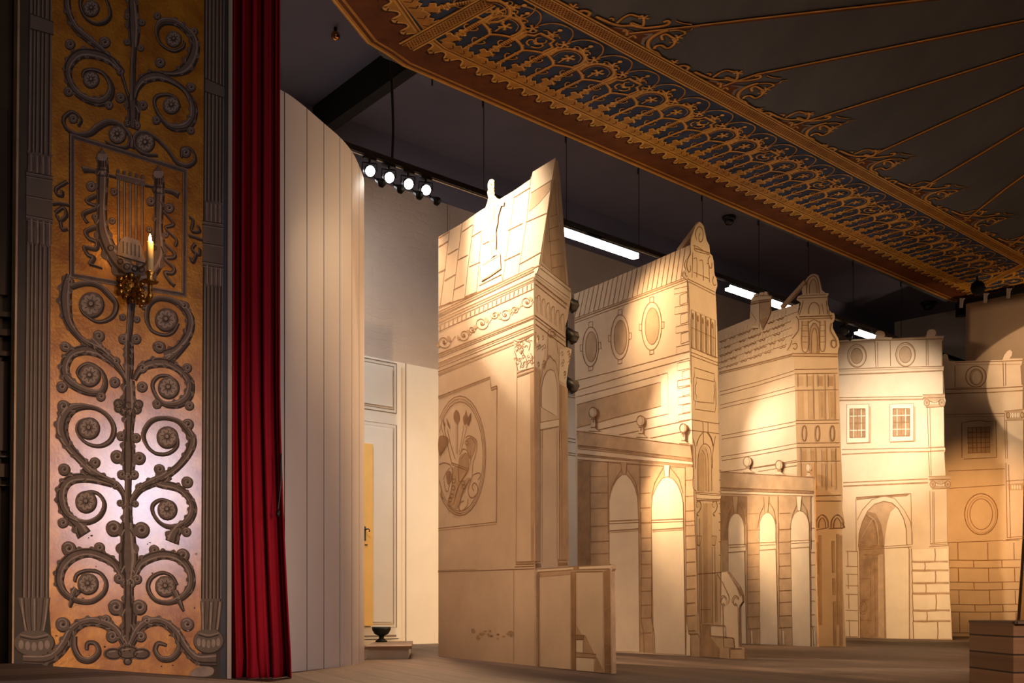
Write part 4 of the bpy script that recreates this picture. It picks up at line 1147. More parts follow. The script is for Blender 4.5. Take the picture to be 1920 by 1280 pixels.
# pilaster, capital and base
A.L('0', [969.8,690,968,1056], 1.4, ln); A.P('0', [994,692,1002,690,1004,1056,996,1056], ws, 1); A.L('0', [1001.5,556,1003,1056], 1.6, wd)
A.L('B', [725,680,860,632], 1.6, ln); A.L('B', [725,702,860,652], 3, ws); A.L('B', [725,712,860,664], 1.4, ln)
A.P('B', [700,410,760,420,880,355,890,420,870,500,862,630,735,665,722,560,705,500], lt, 2)
for k in range(26):
    x, y = random.uniform(715, 850), random.uniform(420, 640); r = random.uniform(10, 22); y -= (x - 700) * .15
    t = random.uniform(0, 6)
    A.L('B', [x + r * math.cos(t + j * .7) * (1 - j * .1) for j in range(1)] + [y] + sum([[x + r * math.cos(t + j * .8) * (1 - j * .11), y + r * math.sin(t + j * .8) * (1 - j * .11)] for j in range(1, 7)], []), 1.8, wd if k % 2 else ln, True, 3)
for f in ([700,415,760,425,882,352],[705,500,725,560,720,600,735,660],[708,440,735,480,720,510],[740,440,770,470,760,520,740,500],[790,420,830,440,820,500],[740,560,760,600,750,640],[790,540,810,600,800,640],[835,520,850,560,845,620]): A.L('B', f, 2.2, wd, True, 4)
A.L('D', [715,312,905,306], 1.8, wd); A.L('D', [712,334,905,326], 1.2, ln); A.P('D', [718,316,862,310,862,328,716,334], ws, 1); A.L('D', [706,352,862,346], 1.6, ln); A.L('D', [697,372,880,366], 1.8, wd)
A.L('D', [700,380,697,1115], 1.4, ln); A.L('D', [92,392,700,372], 1.4, ln); A.L('D', [92,380,400,372], 1.4, ws)
for k in range(16): A.D('D', random.uniform(330, 690), random.uniform(850, 930), random.uniform(8, 22), random.uniform(6, 16), ws, layer=1)
A.D('D', 520,905,14,9,wd); A.D('D', 572,893,12,8,wd); A.D('D',675,880,26,18,ws,layer=2)
mb.build('side_leaf', WM, w1)
# return leaf
R1 = C1 + Vector((.374, 1, 0)) * .70
P1b = vplane(C1, R1)
out = pairs([1004,1248, 1002,520, 1010,497, 1041,299, 1046,301, 1050,330, 1057,420, 1066,540, 1070,562, 1064,598, 1060,612, 1061,650, 1072,655, 1070,668, 1065,690, 1062,715, 1063,735, 1066,1052, 1066,1239])
mb, A = board(P1b, out)
A.L('0', [1041,300,1026,395,1011,492], 1.6, ln); A.L('A', [1005,270,990,420,970,520,1000,980], 1.4, ln); A.P('A', [1020,230,970,480,925,900,1000,980,1120,1110,1110,1000,1050,560], ws, 1)
for f in ([985,540,1040,520],[975,640,1055,610],[970,740,1060,720],[985,850,1075,830],[1000,950,1090,930],[1050,260,1060,560,1100,900,1110,1090],[1030,250,1035,480,1060,580]): A.L('A', f, 1.3, ln)
A.P('A', [912,922,1150,1110,1155,1200,1110,1195,860,1000], lt, 2)
for f, w in (([912,922,1150,1112],1.6),([905,950,1150,1140],2.2),([880,1000,1140,1190],1.6),([870,1040,1120,1240],1.6),([865,1075,1110,1270],2.4)): A.L('A', f, w, wd if w > 2 else ln, layer=3)
for k in range(14): x = 885 + k * 17; A.L('A', [x, 1045 + k * 13.5, x + 8, 1075 + k * 13.5], 2.0, wd, layer=3)
for k in range(6):
    x = 885 + k * 38; y = 60 + k * 30
    A.L('B', [x, y + 130, x - 6, y + 40, x + 6, y, x + 20, y + 16, x + 24, y + 150], 1.5, ln, True, 3)
for f, w in (([862,215,1108,400],1.8),([866,245,1108,430],1.2),([870,290,1108,470],1.8)): A.L('B', f, w, ln, layer=3)
A.E('B', 1000, 360, 32, 34, 2.2, wd); A.E('B', 1005, 362, 16, 18, 1.6, ln); A.L('B', [968,360,966,560], 1.6, ln); A.L('B', [1030,380,1050,520], 1.4, ln)
A.P('B', [862,350,950,400,945,480,915,650,862,630], lt, 2)
for k in range(12):
    x, y = random.uniform(870, 935), random.uniform(390, 620); A.L('B', [x, y, x + 9, y - 16, x + 16, y + 4, x + 4, y + 18], 1.7, wd, True, 3)
A.P('B', [1062,485,1155,500,1150,540,1128,640,1112,770,1055,740], lt, 2)
for k in range(12):
    x, y = random.uniform(1070, 1135), random.uniform(510, 720); A.L('B', [x, y, x + 9, y - 16, x + 16, y + 4, x + 4, y + 18], 1.7, wd, True, 3)
A.P('B', [862,635,905,655,915,1280,862,1280], ws, 1)
A.P('0', [1002,830,1014,835,1013,1060,1004,1056], ws, 1); A.P('0', [1050,720,1064,728,1066,1052,1048,1050], ws, 1)
arch = [915,950,915,800,935,710,960,665,985,650,1015,665,1035,730,1042,810,1045,1030]
A.P('B', arch, lt, 2); A.L('B', arch, 1.8, wd, layer=3); A.L('B', [905,960,903,780,925,660,950,590,985,545,1030,590,1055,700], 1.5, ln)
A.L('B', [940,650,965,560,985,540,1015,580], 3, ws, True)
A.L('B', [905,655,905,1280], 1.4, ln); A.L('B', [925,1130,925,1280], 1.2, ln); A.L('B', [1060,760,1060,1280], 1.4, ln); A.L('B', [1075,780,1075,1280], 1.8, wd)
A.L('C', [715,310,835,288], 2.2, wd); A.L('C', [715,325,835,300], 1.4, ln); A.L('C', [715,358,830,335], 2.2, wd); A.P('C', [716,312,834,290,834,330,716,352], lt, 2)
for x in (715, 728, 822, 836, 852): A.L('C', [x, 360, x, 1190], 1.4, ln)
A.P('D', [862,305,905,300,915,355,870,360], wd, 2); A.P('D', [1048,290,1115,290,1130,340,1050,345], wd, 2); A.L('D', [1050,310,1118,312], 1.5, lt, layer=3); A.L('D', [862,322,910,318], 1.5, lt, layer=3)
mb.build('return_leaf', WM, w1)
# cut-out balustrade with painted steps
out = pairs([1006,1248.5, 1007,1070, 1009,1066, 1142,1057, 1149,1058.5, 1149,1066, 1146,1071, 1149,1262.5])
mb, A = board(P1a, out, .024, 0, .03)
A.P('D', [888,368,1480,330,1490,345,1465,370,890,395], lt, 1)
A.L('D', [888,370,1150,352,1480,332], 1.8, wd); A.L('D', [888,394,1160,376,1465,366], 2.2, wd); A.P('D', [1175,348,1222,345,1222,372,1175,375], wd, 2); A.L('D', [890,412,1160,392,1415,388], 1.6, ln)
A.P('D', [885,395,904,395,904,1150,888,1150], wd, 2); A.P('D', [1158,390,1197,388,1198,1180,1160,1175], wd, 2); A.P('D', [1418,385,1470,370,1478,1205,1425,1200], wd, 2)
A.P('D', [905,398,1158,380,1158,412,905,432], ws, 2); A.P('D', [1200,820,1225,860,1240,890,1275,900,1310,980,1345,1050,1372,1090,1422,1195,1425,1200,1200,1180], ws, 1)
A.P('D', [1200,935,1256,935,1256,1040,1350,1075,1345,1190,1200,1178], lt, 2); A.P('D', [1200,895,1265,900,1258,930,1200,930], wd, 3); A.P('D', [1200,1035,1360,1050,1355,1078,1200,1070], ws, 3)
for f in ([1200,895,1268,902,1258,932,1200,932],[1200,1035,1362,1050,1352,1080,1200,1072],[1256,932,1256,1040],[1345,1080,1345,1190]): A.L('D', f, 1.6, ln, layer=4)
for f in ([1432,500,1465,520],[1430,700,1470,660],[1430,960,1470,980],[1440,560,1450,640],[1435,1130,1472,1135]): A.L('D', f, 1.2, ws, layer=4)
for x in (905,1158,1198,1418): A.L('D', [x, 398, x, 1180], 1.3, ln, layer=4)
mb.build('balustrade', WM, w1)
# statue: a cut-out figure standing before the roof
out = T('w', [165,910,205,850,200,790,195,740,200,700,188,640,150,600,140,560,160,520,175,470,150,420,160,370,178,320,190,270,178,215,188,190,182,150,190,110,205,88,230,84,245,100,248,140,244,185,250,215,246,245,275,275,310,285,345,315,340,350,315,350,300,400,285,450,280,520,270,560,262,610,266,680,265,740,262,790,290,820,300,835,240,850,215,880,190,900])
mb, A = board(P1a, out, .006, 4, .009)
for f in ([195,200,240,195],[190,240,245,215],[200,285,250,250,290,300],[300,300,320,330,335,345],[180,330,220,300,280,300],[240,330,250,420,230,520],[200,360,190,430,210,500,200,560],[205,640,220,700,250,690,262,720],[215,700,210,760,225,800,215,850],[250,640,240,720,250,790],[150,560,160,600],[262,400,250,470,262,540]): A.L('w', f, 1.8, ws, True)
for k in range(14):
    x, y = random.uniform(192, 240), random.uniform(100, 240); A.L('w', [x, y, x + 8, y - 8, x + 16, y + 2, x + 8, y + 10], 1.4, ws if k % 2 else ln, True)
mb.build('statue_cutout', WM, w1)
pl_ = T('w', [118,950,190,905,240,868,305,832,312,980,205,1055,118,1108])
mb, A = board(P1a, pl_, .005, 4, .007); A.L('w', [130,945,300,848,305,975,125,1098], 1.4, ws, closed=True); mb.build('statue_plinth', WM, w1)

# ---------------------------------------------------------------- second house (Dutch gable, three oval windows)
L2, C2 = fl(1083, 1218.3), fl(1312, 1231)
P2a = vplane(L2, C2)
w2 = empty('painted_house_wing', (L2 + C2) / 2, 'second painted house flat, with three oval windows and two tall arches', 'stage flat', 'painted house wings')
out = pairs([1083,1218.3, 1076.5,551, 1120,534, 1200,500, 1296,458, 1291,490, 1289,522, 1294,650, 1300,900, 1312,1231])
mb, A = board(P2a, out)
for k in range(23):
    t = k / 22
    xt, yt = 110 + t * 790, 586 - t * 336; xb, yb = 70 + t * 800, 792 - t * 300
    A.L('E', [xt, yt, xb - 4, yb], 1.3 if k % 4 else 1.8, ln)
A.L('E', [65,805,500,645,915,490], 2.6, wd); A.L('E', [65,790,500,632,900,482], 1.3, ln); A.L('E', [65,825,500,665,915,508], 1.3, ln)
for cx, cy, a, b in ((190,1000,60,148),(410,928,68,168),(648,845,75,180)):
    A.D('E', cx + 4, cy, a * .70, b * .76, ws, .12, 1); A.E('E', cx, cy, a, b, 1.7, ln, -.12); A.E('E', cx + 4, cy, a * .70, b * .76, 1.7, wd, -.12)
    for s in (-1, 1):
        A.L('E', [cx - 14, cy + s * b * .98, cx - 14, cy + s * (b + 34), cx + 16, cy + s * (b + 34) - 8, cx + 16, cy + s * b * .96], 1.6, ln)
        A.L('E', [cx + s * a, cy - 22 - s * 8, cx + s * (a + 18), cy - 24 - s * 10, cx + s * (a + 18), cy + 22 - s * 10, cx + s * a, cy + 26 - s * 8], 1.6, ln)
for x0, y0, x1, y1 in ((818,560,915,590),(860,606,915,672),(822,695,920,742),(865,752,922,816),(830,842,925,884),(868,895,928,962),(835,992,930,1042)): A.L('E', [x0, y0 + 8, x1, y0 - 14, x1, y1 - 4, x0, y1 + 16], 1.3, ln, closed=True)
for x0, y0, x1, y1 in ((840,1115,932,1165),(878,1180,934,1235),(842,1250,936,1300)): A.L('E', [x0, y0 + 8, x1, y0 - 14, x1, y1 - 4, x0, y1 + 16], 1.3, ln, closed=True)
for x0, y0, x1, y1 in ((900,50,998,98),(940,106,998,170),(905,186,1000,242),(940,248,1001,308),(906,322,1002,372)): A.L('F', [x0, y0 + 6, x1, y0 - 10, x1, y1 - 6, x0, y1 + 10], 1.3, ln, closed=True)
A.L('E', [80,1255,500,1150,930,1032], 1.3, ln); A.L('E', [80,1330,500,1203,930,1085], 1.3, ln)
A.L('F', [85,190,450,95,820,-6,825,322,310,440,90,490], 1.2, ln); A.L('F', [92,250,765,68,768,260,95,432], 1.3, ln); A.P('F', [92,252,763,70,766,258,95,430], ws, .5)
A.L('F', [400,498,1000,370], 1.4, ln); A.L('F', [240,460,620,370], 1.0, ln); A.L('F', [640,525,1001,452], 1.4, ln); A.L('F', [95,434,320,376], 1.5, wd)
mb.build('side_leaf', WM, w2)
# arcade board fixed to the front of the leaf, with three ball finials
arc_fin = lambda cx, cy, rx, ry, yb: [cx - rx * 1.1, yb, cx - rx * .8, yb - ry * .5, cx - rx * .35, yb - ry * .75, cx - rx * .5, yb - ry * 1.1, cx - rx * .35, cy + ry * .95, cx - rx * .85, cy + ry * .5, cx - rx, cy, cx - rx * .8, cy - ry * .6, cx, cy - ry, cx + rx * .8, cy - ry * .6, cx + rx, cy, cx + rx * .85, cy + ry * .5, cx + rx * .35, cy + ry * .95, cx + rx * .5, yb - ry * 1.1, cx + rx * .35, yb - ry * .75, cx + rx * .9, yb - ry * .35, cx + rx * 1.9, yb + 2]
fins = [(222,312,34,44,466),(603,378,33,44,515),(943,436,29,38,566)]
out = pairs([1083,1218.6, 1082,808])
for f in fins: out += T('F', arc_fin(*f))
out += T('F', [1000,577,1015,680,1020,745]) + pairs([1303,1000, 1309,1120, 1314,1231.2])
mb, A = board(P2a, out, .018, 0, .022)
arch1 = [(1142.5,1219),(1143,978),(1142.6,945)] + T('F', [355,990,380,910,415,845,455,808,490,808,530,850,562,915,582,1000]) + [(1198,978),(1200,1222)]
arch2 = [(1226,1224),(1222,978),(1222,950)] + T('F', [700,980,735,900,775,840,815,825,860,840,900,890,930,960,945,1040]) + [(1282,978),(1286,1227)]
def flat_(pts): return [c for p in pts for c in p]
wash = pairs([1083,1218]) + T('F', [92,570,100,690]) + pairs([1083,1218])
A.P('F', [92,462,1000,578,1015,680,98,572], ws, 1)
body = [(1083.4,1218),(1083.2,862)] + T('F', [600,712,1020,745]) + [(1303,1000),(1309,1120),(1313,1230.6)] + arch2[::-1] + arch1[::-1]
A.P('0', flat_(body), ws, 1)
A.P('0', flat_([(1083.4,1218),(1083.2,864)] + T('F', [200,695]) + [(1109,1219.5)]), wd, 2)
for f, w, m in (([92,460,1000,577],1.6,ln),([100,572,500,618,1015,680],1.6,ln),([100,584,1015,692],3,wd),([100,600,500,645,1018,704],1.2,ln),([100,642,500,685,1018,730],1.6,ln),([100,655,1018,740],3.4,wd),([100,688,500,722,960,752],1.6,ln)): A.L('F', f, w, m, layer=3)
for a in (arch1, arch2): A.P('0', flat_(a), lt, 2); A.L('0', flat_(a), 1.7, wd, layer=4)
A.L('F', [355,1010,375,900,425,810,450,770], 1.3, ln, layer=4); A.L('F', [500,770,560,860,590,980], 1.3, ln, layer=4); A.P('F', [445,712,495,712,488,800,458,802], ws, 3); A.L('F', [445,712,458,802], 1.4, ln, layer=4); A.L('F', [495,712,488,802], 1.4, ln, layer=4)
A.L('F', [690,1000,715,880,770,780,790,745], 1.3, ln, layer=4); A.L('F', [840,750,910,840,945,960], 1.3, ln, layer=4); A.P('F', [790,735,838,735,830,825,798,828], lt, 3); A.L('F', [790,735,798,828], 1.4, ln, layer=4); A.L('F', [838,735,830,825], 1.4, ln, layer=4)
for x0, x1, y0, y1 in ((200,350,690,0),(598,690,710,0),(960,1040,745,0)):
    A.L('F', [x0, y0, x0 + 2, 1280], 2.0, wd, layer=3)
A.L('F', [343,700,345,1280], 1.4, ln, layer=3)
for y in (825,955,1080,1222): A.L('F', [202, y, 346, y - 4], 1.8, wd, layer=3)
for y in (825,955,1072,1190): A.L('F', [600, y + 5, 685, y], 1.6, ln, layer=3); A.L('F', [960, y + 28, 1030, y + 24], 1.4, ln, layer=3)
for y in (112,236,334): A.L('G', [205, y, 350, y - 6], 1.8, wd, layer=3)
for y in (86,202,308,412,522,628,740,842,962): A.L('G', [608, y + 4, 690, y], 1.8, wd, layer=3); A.L('G', [964, y - 12, 1040, y - 18], 1.6, ln, layer=3)
A.L('G', [606,0,608,860,628,960,632,1122], 2.2, wd, layer=3); A.L('G', [690,60,692,850,715,970,720,1128], 1.8, ln, layer=3); A.L('G', [962,60,970,860,985,960,1000,980,1004,1148], 1.8, wd, layer=3); A.L('G', [985,975,1060,970,1080,1010,1080,1155], 1.8, ln, layer=3); A.P('G', [975,880,985,970,1002,985,1002,1148,972,1145], lt, 3)
for x0, x1, y in ((352,588,72),(692,945,64)):
    A.P('G', [x0, y + 18, x1, y + 6, x1 - 4, y + 60, x0 + 10, y + 72], lt, 3)
    A.L('G', [x0 - 4, y, x1 + 12, y - 12], 2.2, wd, layer=4); A.L('G', [x0, y + 20, x1 + 4, y + 10], 1.6, ln, layer=4); A.L('G', [x0 + 6, y + 78, x1, y + 60], 2.2, wd, layer=4); A.L('G', [x0 + 6, y + 92, x1, y + 74], 1.4, ws, layer=4)
for cx, cy, rx, ry, yb in fins:
    A.E('F', cx, cy, rx * .93, ry * .93, 1.6, ln); A.L('F', [cx + rx * .1, cy - ry * .8, cx + rx * .5, cy - ry * .1, cx + rx * .2, cy + ry * .8], 2.6, ws, True); A.L('F', [cx - rx * .4, cy + ry * 1.2, cx + rx * .45, cy + ry * 1.2], 2.4, ln); A.L('F', [cx - rx * .5, yb - ry * .8, cx + rx * .5, yb - ry * .8], 1.8, ln); A.L('F', [cx - rx, yb - 6, cx + rx * 1.7, yb - 2], 1.8, ln); A.D('F', cx + rx * .1, cy + ry * 1.6, rx * .2, ry * .3, wd)
mb.build('arcade', WM, w2)
# gabled return
R2 = C2 + Vector((.734, 1, 0)) * .315
P2b = vplane(C2, R2)
out = pairs([1312,1231, 1294,650, 1289,525]) + T('E', [880,472,885,440,905,420,892,390,905,350,925,330,942,290,938,240,945,180,960,140,975,95,1005,62,1022,72,1038,95,1050,150,1060,200,1080,240,1086,300,1104,320,1112,360,1117,440,1122,465,1135,488,1140,540,1126,590,1132,700,1140,900]) + pairs([1347,800, 1350,950, 1353,1070, 1354,1228])
mb, A = board(P2b, out)
for f, w in (([915,490,1120,590],1.6),([925,512,1122,612],1.3),([920,505,938,900,945,1280],1.5),([970,245,975,280,1082,310],1.5),([972,262,1078,296],2.4),([955,290,950,480],1.4),([960,340,985,345,985,480],1.5),([1005,355,1030,362,1035,505],1.5),([1060,378,1075,385,1080,520],1.5),([960,440,1075,490],1.3),
             ([985,200,975,150,990,110,1010,100,1030,130,1030,190,1010,215,1000,180,1010,150],1.8),([960,240,990,250,1050,290,1085,300],1.4),([940,300,915,350,910,400,925,440,940,420,935,390],1.8),([1085,320,1070,350,1080,400,1095,410,1100,370],1.8),([1110,470,1105,510,1115,540,1130,530],1.6),([895,440,905,470,915,470],1.6)): A.L('E', f, w, ln, True)
for k in range(5):
    x = 946 + k * 37; y = 722 + k * 17
    A.L('E', [x, y + 282, x - 2, y, x + 28, y + 12, x + 30, y + 296], 1.7, ln, closed=True); A.L('E', [x + 6, y + 290, x + 6, y + 40], 1.2, ln); A.L('E', [x + 16, y + 290, x + 16, y + 60], 1.2, ln); A.D('E', x + 10, y + 48, 7, 26, wd)
    A.L('E', [x - 4, y + 132, x + 34, y + 150], 1.2, ln)
for f in ([938,1005,1148,1085],[940,1040,1150,1122],[940,1065,1152,1145]): A.L('E', f, 1.5, ln)
for f in ([70,550,232,600,232,660,242,665,244,845,236,905,78,882,78,815,66,810,66,630,72,625],[85,630,228,662,230,705,236,712,228,795,226,835,88,822,88,770,78,765,80,690,88,680]): A.L('W', f, 1.5, ln, closed=True)
for f in ([40,965,268,1000],[40,1050,268,1078],[140,985,145,1160],[180,990,180,1065],[90,1180,105,1120,145,1060],[175,1070,205,1120,220,1180]): A.L('W', f, 1.6, ln, True)
A.P('F', [1062,940,1062,680,1075,620,1100,580,1130,580,1150,620,1160,690,1162,940], wf, 1); A.P('F', [1062,940,1062,690,1082,625,1105,640,1115,720,1112,945], ws, 1.5)
for f in ([1060,940,1060,690,1075,610,1105,565,1140,575,1165,640,1172,940],[1090,610,1120,680,1125,940],[1120,600,1140,680,1145,945],[1050,560,1075,500,1105,470],[1140,470,1170,520,1185,590],[1015,510,1040,600,1042,760],[1200,500,1180,620,1175,760],[1025,760,1015,900,1045,940]): A.L('F', f, 1.6, ln, True)
A.P('F', [1042,950,1242,968,1240,1000,1050,1012], lt, 2)
for f in ([1042,950,1242,966],[1042,962,1240,978],[1046,1000,1238,1010],[1050,1014,1225,1020]): A.L('F', f, 1.6, ln, layer=3)
for x in (1050, 1180): A.L('F', [x, 1030, x + 22, 1020, x + 34, 1060, x + 20, 1100, x + 2, 1120, x + 14, 1140], 2, ln, True, 3); A.D('F', x + 10, 1050, 14, 22, wf, layer=2)
A.P('X', [85,330,160,330,162,1050,95,1050], wf, 1); A.P('X', [105,330,132,330,132,1050,108,1050], ws, 1.5)
for x, y0, y1 in ((68,400,1100),(82,420,1100),(92,590,1050),(160,590,1050),(176,590,1040),(185,760,1040),(210,330,1050)): A.L('X', [x, y0, x + 4, y1], 1.4, ln)
for x in (68, 158): A.P('X', [x, 525, x + 26, 528, x + 18, 580, x + 4, 580], wf, 2); A.L('X', [x, 525, x + 28, 528, x + 18, 584, x + 4, 580], 1.6, ln, layer=3)
for y in (130,190,260,330,390,440,490,560,640): A.L('X', [200, y, 214, y + 4], 1.3, ln)
A.L('X', [75,755,215,745], 2.0, ln); A.L('X', [90,968,150,968], 1.3, ln); A.L('X', [190,752,230,820,258,870,262,900,245,935], 2.0, wf, True, 3)
mb.build('return_leaf', WM, w2)
# cut-out steps with a scrolled railing
S2 = vplane(fl(1312, 1231.5), fl(1396, 1237))
out = T('X', [98,1248,98,1058,170,1058,214,1062,217,745,255,740,275,770,320,830,340,880,342,920,325,945,322,960,325,1190,340,1200,358,1200,360,1264])
mb, A = board(S2, out, .022, 0, .02)
A.P('X', [98,1055,150,1055,152,1130,210,1132,265,1200,268,1262,98,1248], ws, 1); A.P('X', [212,1140,292,1140,294,1195,230,1195], ws, 2); A.P('X', [268,1202,356,1202,358,1262,268,1262], ws, 1.5)
A.P('X', [98,1060,148,1060,150,1130,205,1200,205,1255,98,1248], wd, 2)
for f in ([98,1056,240,1064,244,1130],[152,1060,152,1125,250,1132],[212,1130,290,1138,296,1195],[268,1200,268,1260],[265,1202,340,1202],[225,940,232,1190],[318,950,322,1195],[255,742,275,775,318,835,338,885]): A.L('X', f, 1.7, ln, layer=3)
A.L('X', [262,752,312,838,328,885], 2.2, ws, layer=3)
for x in (212, 285): A.L('X', [x + 28, 905, x + 30, 890, x + 16, 884, x + 2, 900, x, 922, x + 12, 938, x + 20, 930, x + 22, 942], 2.4, wd, True, 4)
A.L('X', [217,790,250,860,262,900,245,935], 1.8, wd, True, 4)
mb.build('step_cutout', WM, w2)


def stay(w, plA, pa, pb, name='stay'):
    """slanting batten that props the gable from behind"""
    a, b = plA.pt(plA.px(*pa), -.03), plA.pt(plA.px(*pb), -.03)
    mb = MB(); d = (b - a).normalized(); s = d.cross(UP).normalized()
    mb.box((a + b) / 2, ((b - a).length, .03, .045), (d, s, s.cross(d))); return mb.build(name, M['edge'], w)
stay(w2, P2a, (1268, 470), (1306, 419))

# ---------------------------------------------------------------- third house (tiled roof, chimney)
L3, C3, R3 = fl(1346, 1203.6), fl(1499, 1210.4), fl(1586, 1211.8)
P3a, P3b = vplane(L3, C3), vplane(C3, R3)
w3 = empty('painted_house_wing', (L3 + C3) / 2, 'third painted house flat, with a tiled roof, a chimney and three arches', 'stage flat', 'painted house wings')
out = pairs([1346,1203.6, 1346,621]) + T('H', [90,570,370,455,440,430,560,395,770,335,800,325,748,640,755,860]) + pairs([1494,860, 1499,1210.4])
mb, A = board(P3a, out)
for li, (yl, yr) in enumerate(((665,395),(730,460),(790,520),(850,590),(905,660))):
    n_ = 26
    pts = []
    for k in range(n_ * 2 + 1):
        t = k / (n_ * 2); x = 85 + t * (700 - li * 6); y = yl + (yr - yl) * t + (8 if k % 2 else 0)
        pts += [x, y]
    A.L('H', pts, 1.2, ln)
    for j in range(7):
        t = ((j * 37 + li * 53) % 97) / 97; x = 95 + t * 560; y = yl + (yr - yl) * (x - 85) / 700
        A.L('H', [x, y + 6, x + 14, y + 10, x + 26, y - 4, x + 42, y + 2, x + 56, y - 12], 2.4, wd if li > 2 else ln)
    for k in range(18):
        x = 95 + k * 34 + (li % 2) * 12; y = yl + (yr - yl) * (x - 85) / 700; A.L('H', [x + 10, y - 52, x, y], .8, ws)
A.L('H', [88,940,400,865,745,775], 3.2, wd); A.L('H', [88,955,400,880,748,790], 1.3, ln)
for f in ([95,1110,420,1025,765,920],[95,1142,420,1058,765,952],[98,1228,450,1145,765,1062],[98,1260,450,1178,765,1100]): A.L('H', f, 1.2, ln)
for f in ([105,305,400,250,748,180],[108,335,400,284,748,212],[105,484,400,437,750,370],[108,518,400,470,750,405],[270,596,500,558,750,515],[110,615,350,585,750,530],[420,610,752,560]): A.L('I', f, 1.2, ln)
mb.build('side_leaf', WM, w3)
out = T('H', [355,545,368,320,372,290,392,262,398,240,432,240,440,250,448,228,478,226,484,238,492,220,512,222,520,250,550,258,548,285,538,295,540,412,525,440,515,470,470,560,445,545])
mb, A = board(P3a, out, .02, 0, .016)
A.P('H', [446,305,540,285,540,410,520,440,448,480], ws, 1); A.P('H', [460,555,470,500,520,420,640,375,560,450,500,510], wd, 1) if False else None
for f, w in (([372,318,445,300,545,288],2.2),([370,335,445,318,540,305],3),([398,270,445,258,550,260],1.4),([446,300,446,540],1.6),([432,240,436,268],1.5),([484,238,486,258],1.5),([372,400,420,480,400,500],1.3)): A.L('H', f, w, ln)
A.P('H', [448,480,520,440,515,470,470,555], wd, 1)
mb.build('chimney', WM, w3)
fins = [(327,526,37,45,625),(598,555,33,42,645),(852,576,27,35,662)]
out = pairs([1346,1203.8]) + T('I', [80,610])
for f in fins: out += T('I', arc_fin(*f))
out += T('I', [898,662,900,830]) + pairs([1528,1000, 1530,1100, 1533,1213])
mb, A = board(P3a, out, .018, 0, .022)
ar = []
for x0, x1, b0, b1, yt, ys, yb in ((164,302,168,322,970,1110,1044),(430,572,438,592,964,1105,1048),(700,858,714,872,948,1090,1060)):
    cx = (x0 + x1) / 2; rx = (x1 - x0) / 2
    pts = T('J', [b0, yb, x0, 200]) + T('I', [x0, ys]) + T('I', [c for k in range(1, 12) for c in (cx - rx * math.cos(math.pi * k / 12), ys - (ys - yt) * math.sin(math.pi * k / 12))]) + T('I', [x1, ys]) + T('J', [x1, 200, b1, yb + 4])
    ar.append(pts)
A.P('I', [95,614,898,664,900,780,95,748], ws, 1)
body = pairs([1346,1203.4]) + T('I', [75,812,880,828]) + pairs([1519,935]) + T('I', [862,1000]) + pairs([1522,1100, 1522,1212]) + ar[2][::-1] + ar[1][::-1] + ar[0][::-1]
A.P('0', flat_(body), ws, 1)
A.P('I', [95,815,320,822,322,1000,310,1000,302,1100,270,1000,235,968,200,990,170,1060,165,1200,95,1200], wd, 2)
for f, w, m in (([90,613,900,663],1.4,ln),([95,748,900,780],1.4,ln),([95,758,900,790],2.6,wd),([95,772,895,802],1.2,ln),([95,800,890,824],1.8,wd),([900,664,900,830],1.3,ln)): A.L('I', f, w, m, layer=3)
for i, p in enumerate(ar): A.P('0', flat_(p), lt, 3); A.L('0', flat_(p), 1.5, wd, layer=4)
for cx, yt in ((230, 965), (495, 962), (775, 945)):
    A.P('I', [cx - 26, 825, cx + 20, 825, cx + 8, yt, cx - 16, yt], ws if cx < 700 else lt, 3); A.L('I', [cx - 28, 825, cx - 16, yt], 1.4, ln, layer=4); A.L('I', [cx + 20, 825, cx + 8, yt], 1.4, ln, layer=4)
    A.L('I', [cx - 80, 1100, cx - 60, 980, cx - 24, 900], 1.2, ln, layer=4); A.L('I', [cx + 24, 880, cx + 60, 940, cx + 82, 1060], 1.3, ln, layer=4)
for x in (320, 590, 870): A.L('I', [x, 825, x + 2, 1280], 2, wd, layer=3)
for y in (975, 1115): A.L('I', [330, y, 428, y - 4], 1.6, wd, layer=3); A.L('I', [602, y - 4, 696, y - 8], 1.5, ln, layer=3)
for y in (65,175,275,380,486,590,690,806,908): A.L('J', [330, y, 438, y - 6], 1.7, wd, layer=3); A.L('J', [598, y - 8, 706, y - 14], 1.6, ln, layer=3); A.L('J', [870, y - 18, 904, y - 22], 1.3, ln, layer=3)
for x in (325, 595, 865): A.L('J', [x, 0, x + 5, 860, x + 28, 920, x + 30, 1050], 2, wd, layer=3); A.P('J', [x + 32, 920, x + 48, 930, x + 52, 1040, x + 36, 1040], lt, 3)
for x0, x1, y in ((166,314,190),(432,574,172),(702,860,155)):
    A.P('J', [x0, y + 12, x1, y + 4, x1, y + 48, x0 + 4, y + 58], lt, 4)
    A.L('J', [x0, y, x1 + 6, y - 8], 1.8, wd, layer=5); A.L('J', [x0 + 4, y + 22, x1, y + 14], 1.3, ln, layer=5); A.L('J', [x0, y + 64, x1, y + 52], 1.8, wd, layer=5)
for i, (cx, cy, rx, ry, yb) in enumerate(fins):
    if i == 2: A.D('I', cx, cy, rx * .96, ry * .96, lt)
    A.E('I', cx, cy, rx * .93, ry * .93, 1.5, ln if i < 2 else ws); A.L('I', [cx + rx * .1, cy - ry * .8, cx + rx * .5, cy - ry * .1, cx + rx * .2, cy + ry * .8], 2.2, ws, True); A.L('I', [cx - rx * .4, cy + ry * 1.2, cx + rx * .45, cy + ry * 1.2], 2, ln); A.L('I', [cx - rx, yb - 6, cx + rx * 1.7, yb - 2], 1.6, ln)
mb.build('arcade', WM, w3)
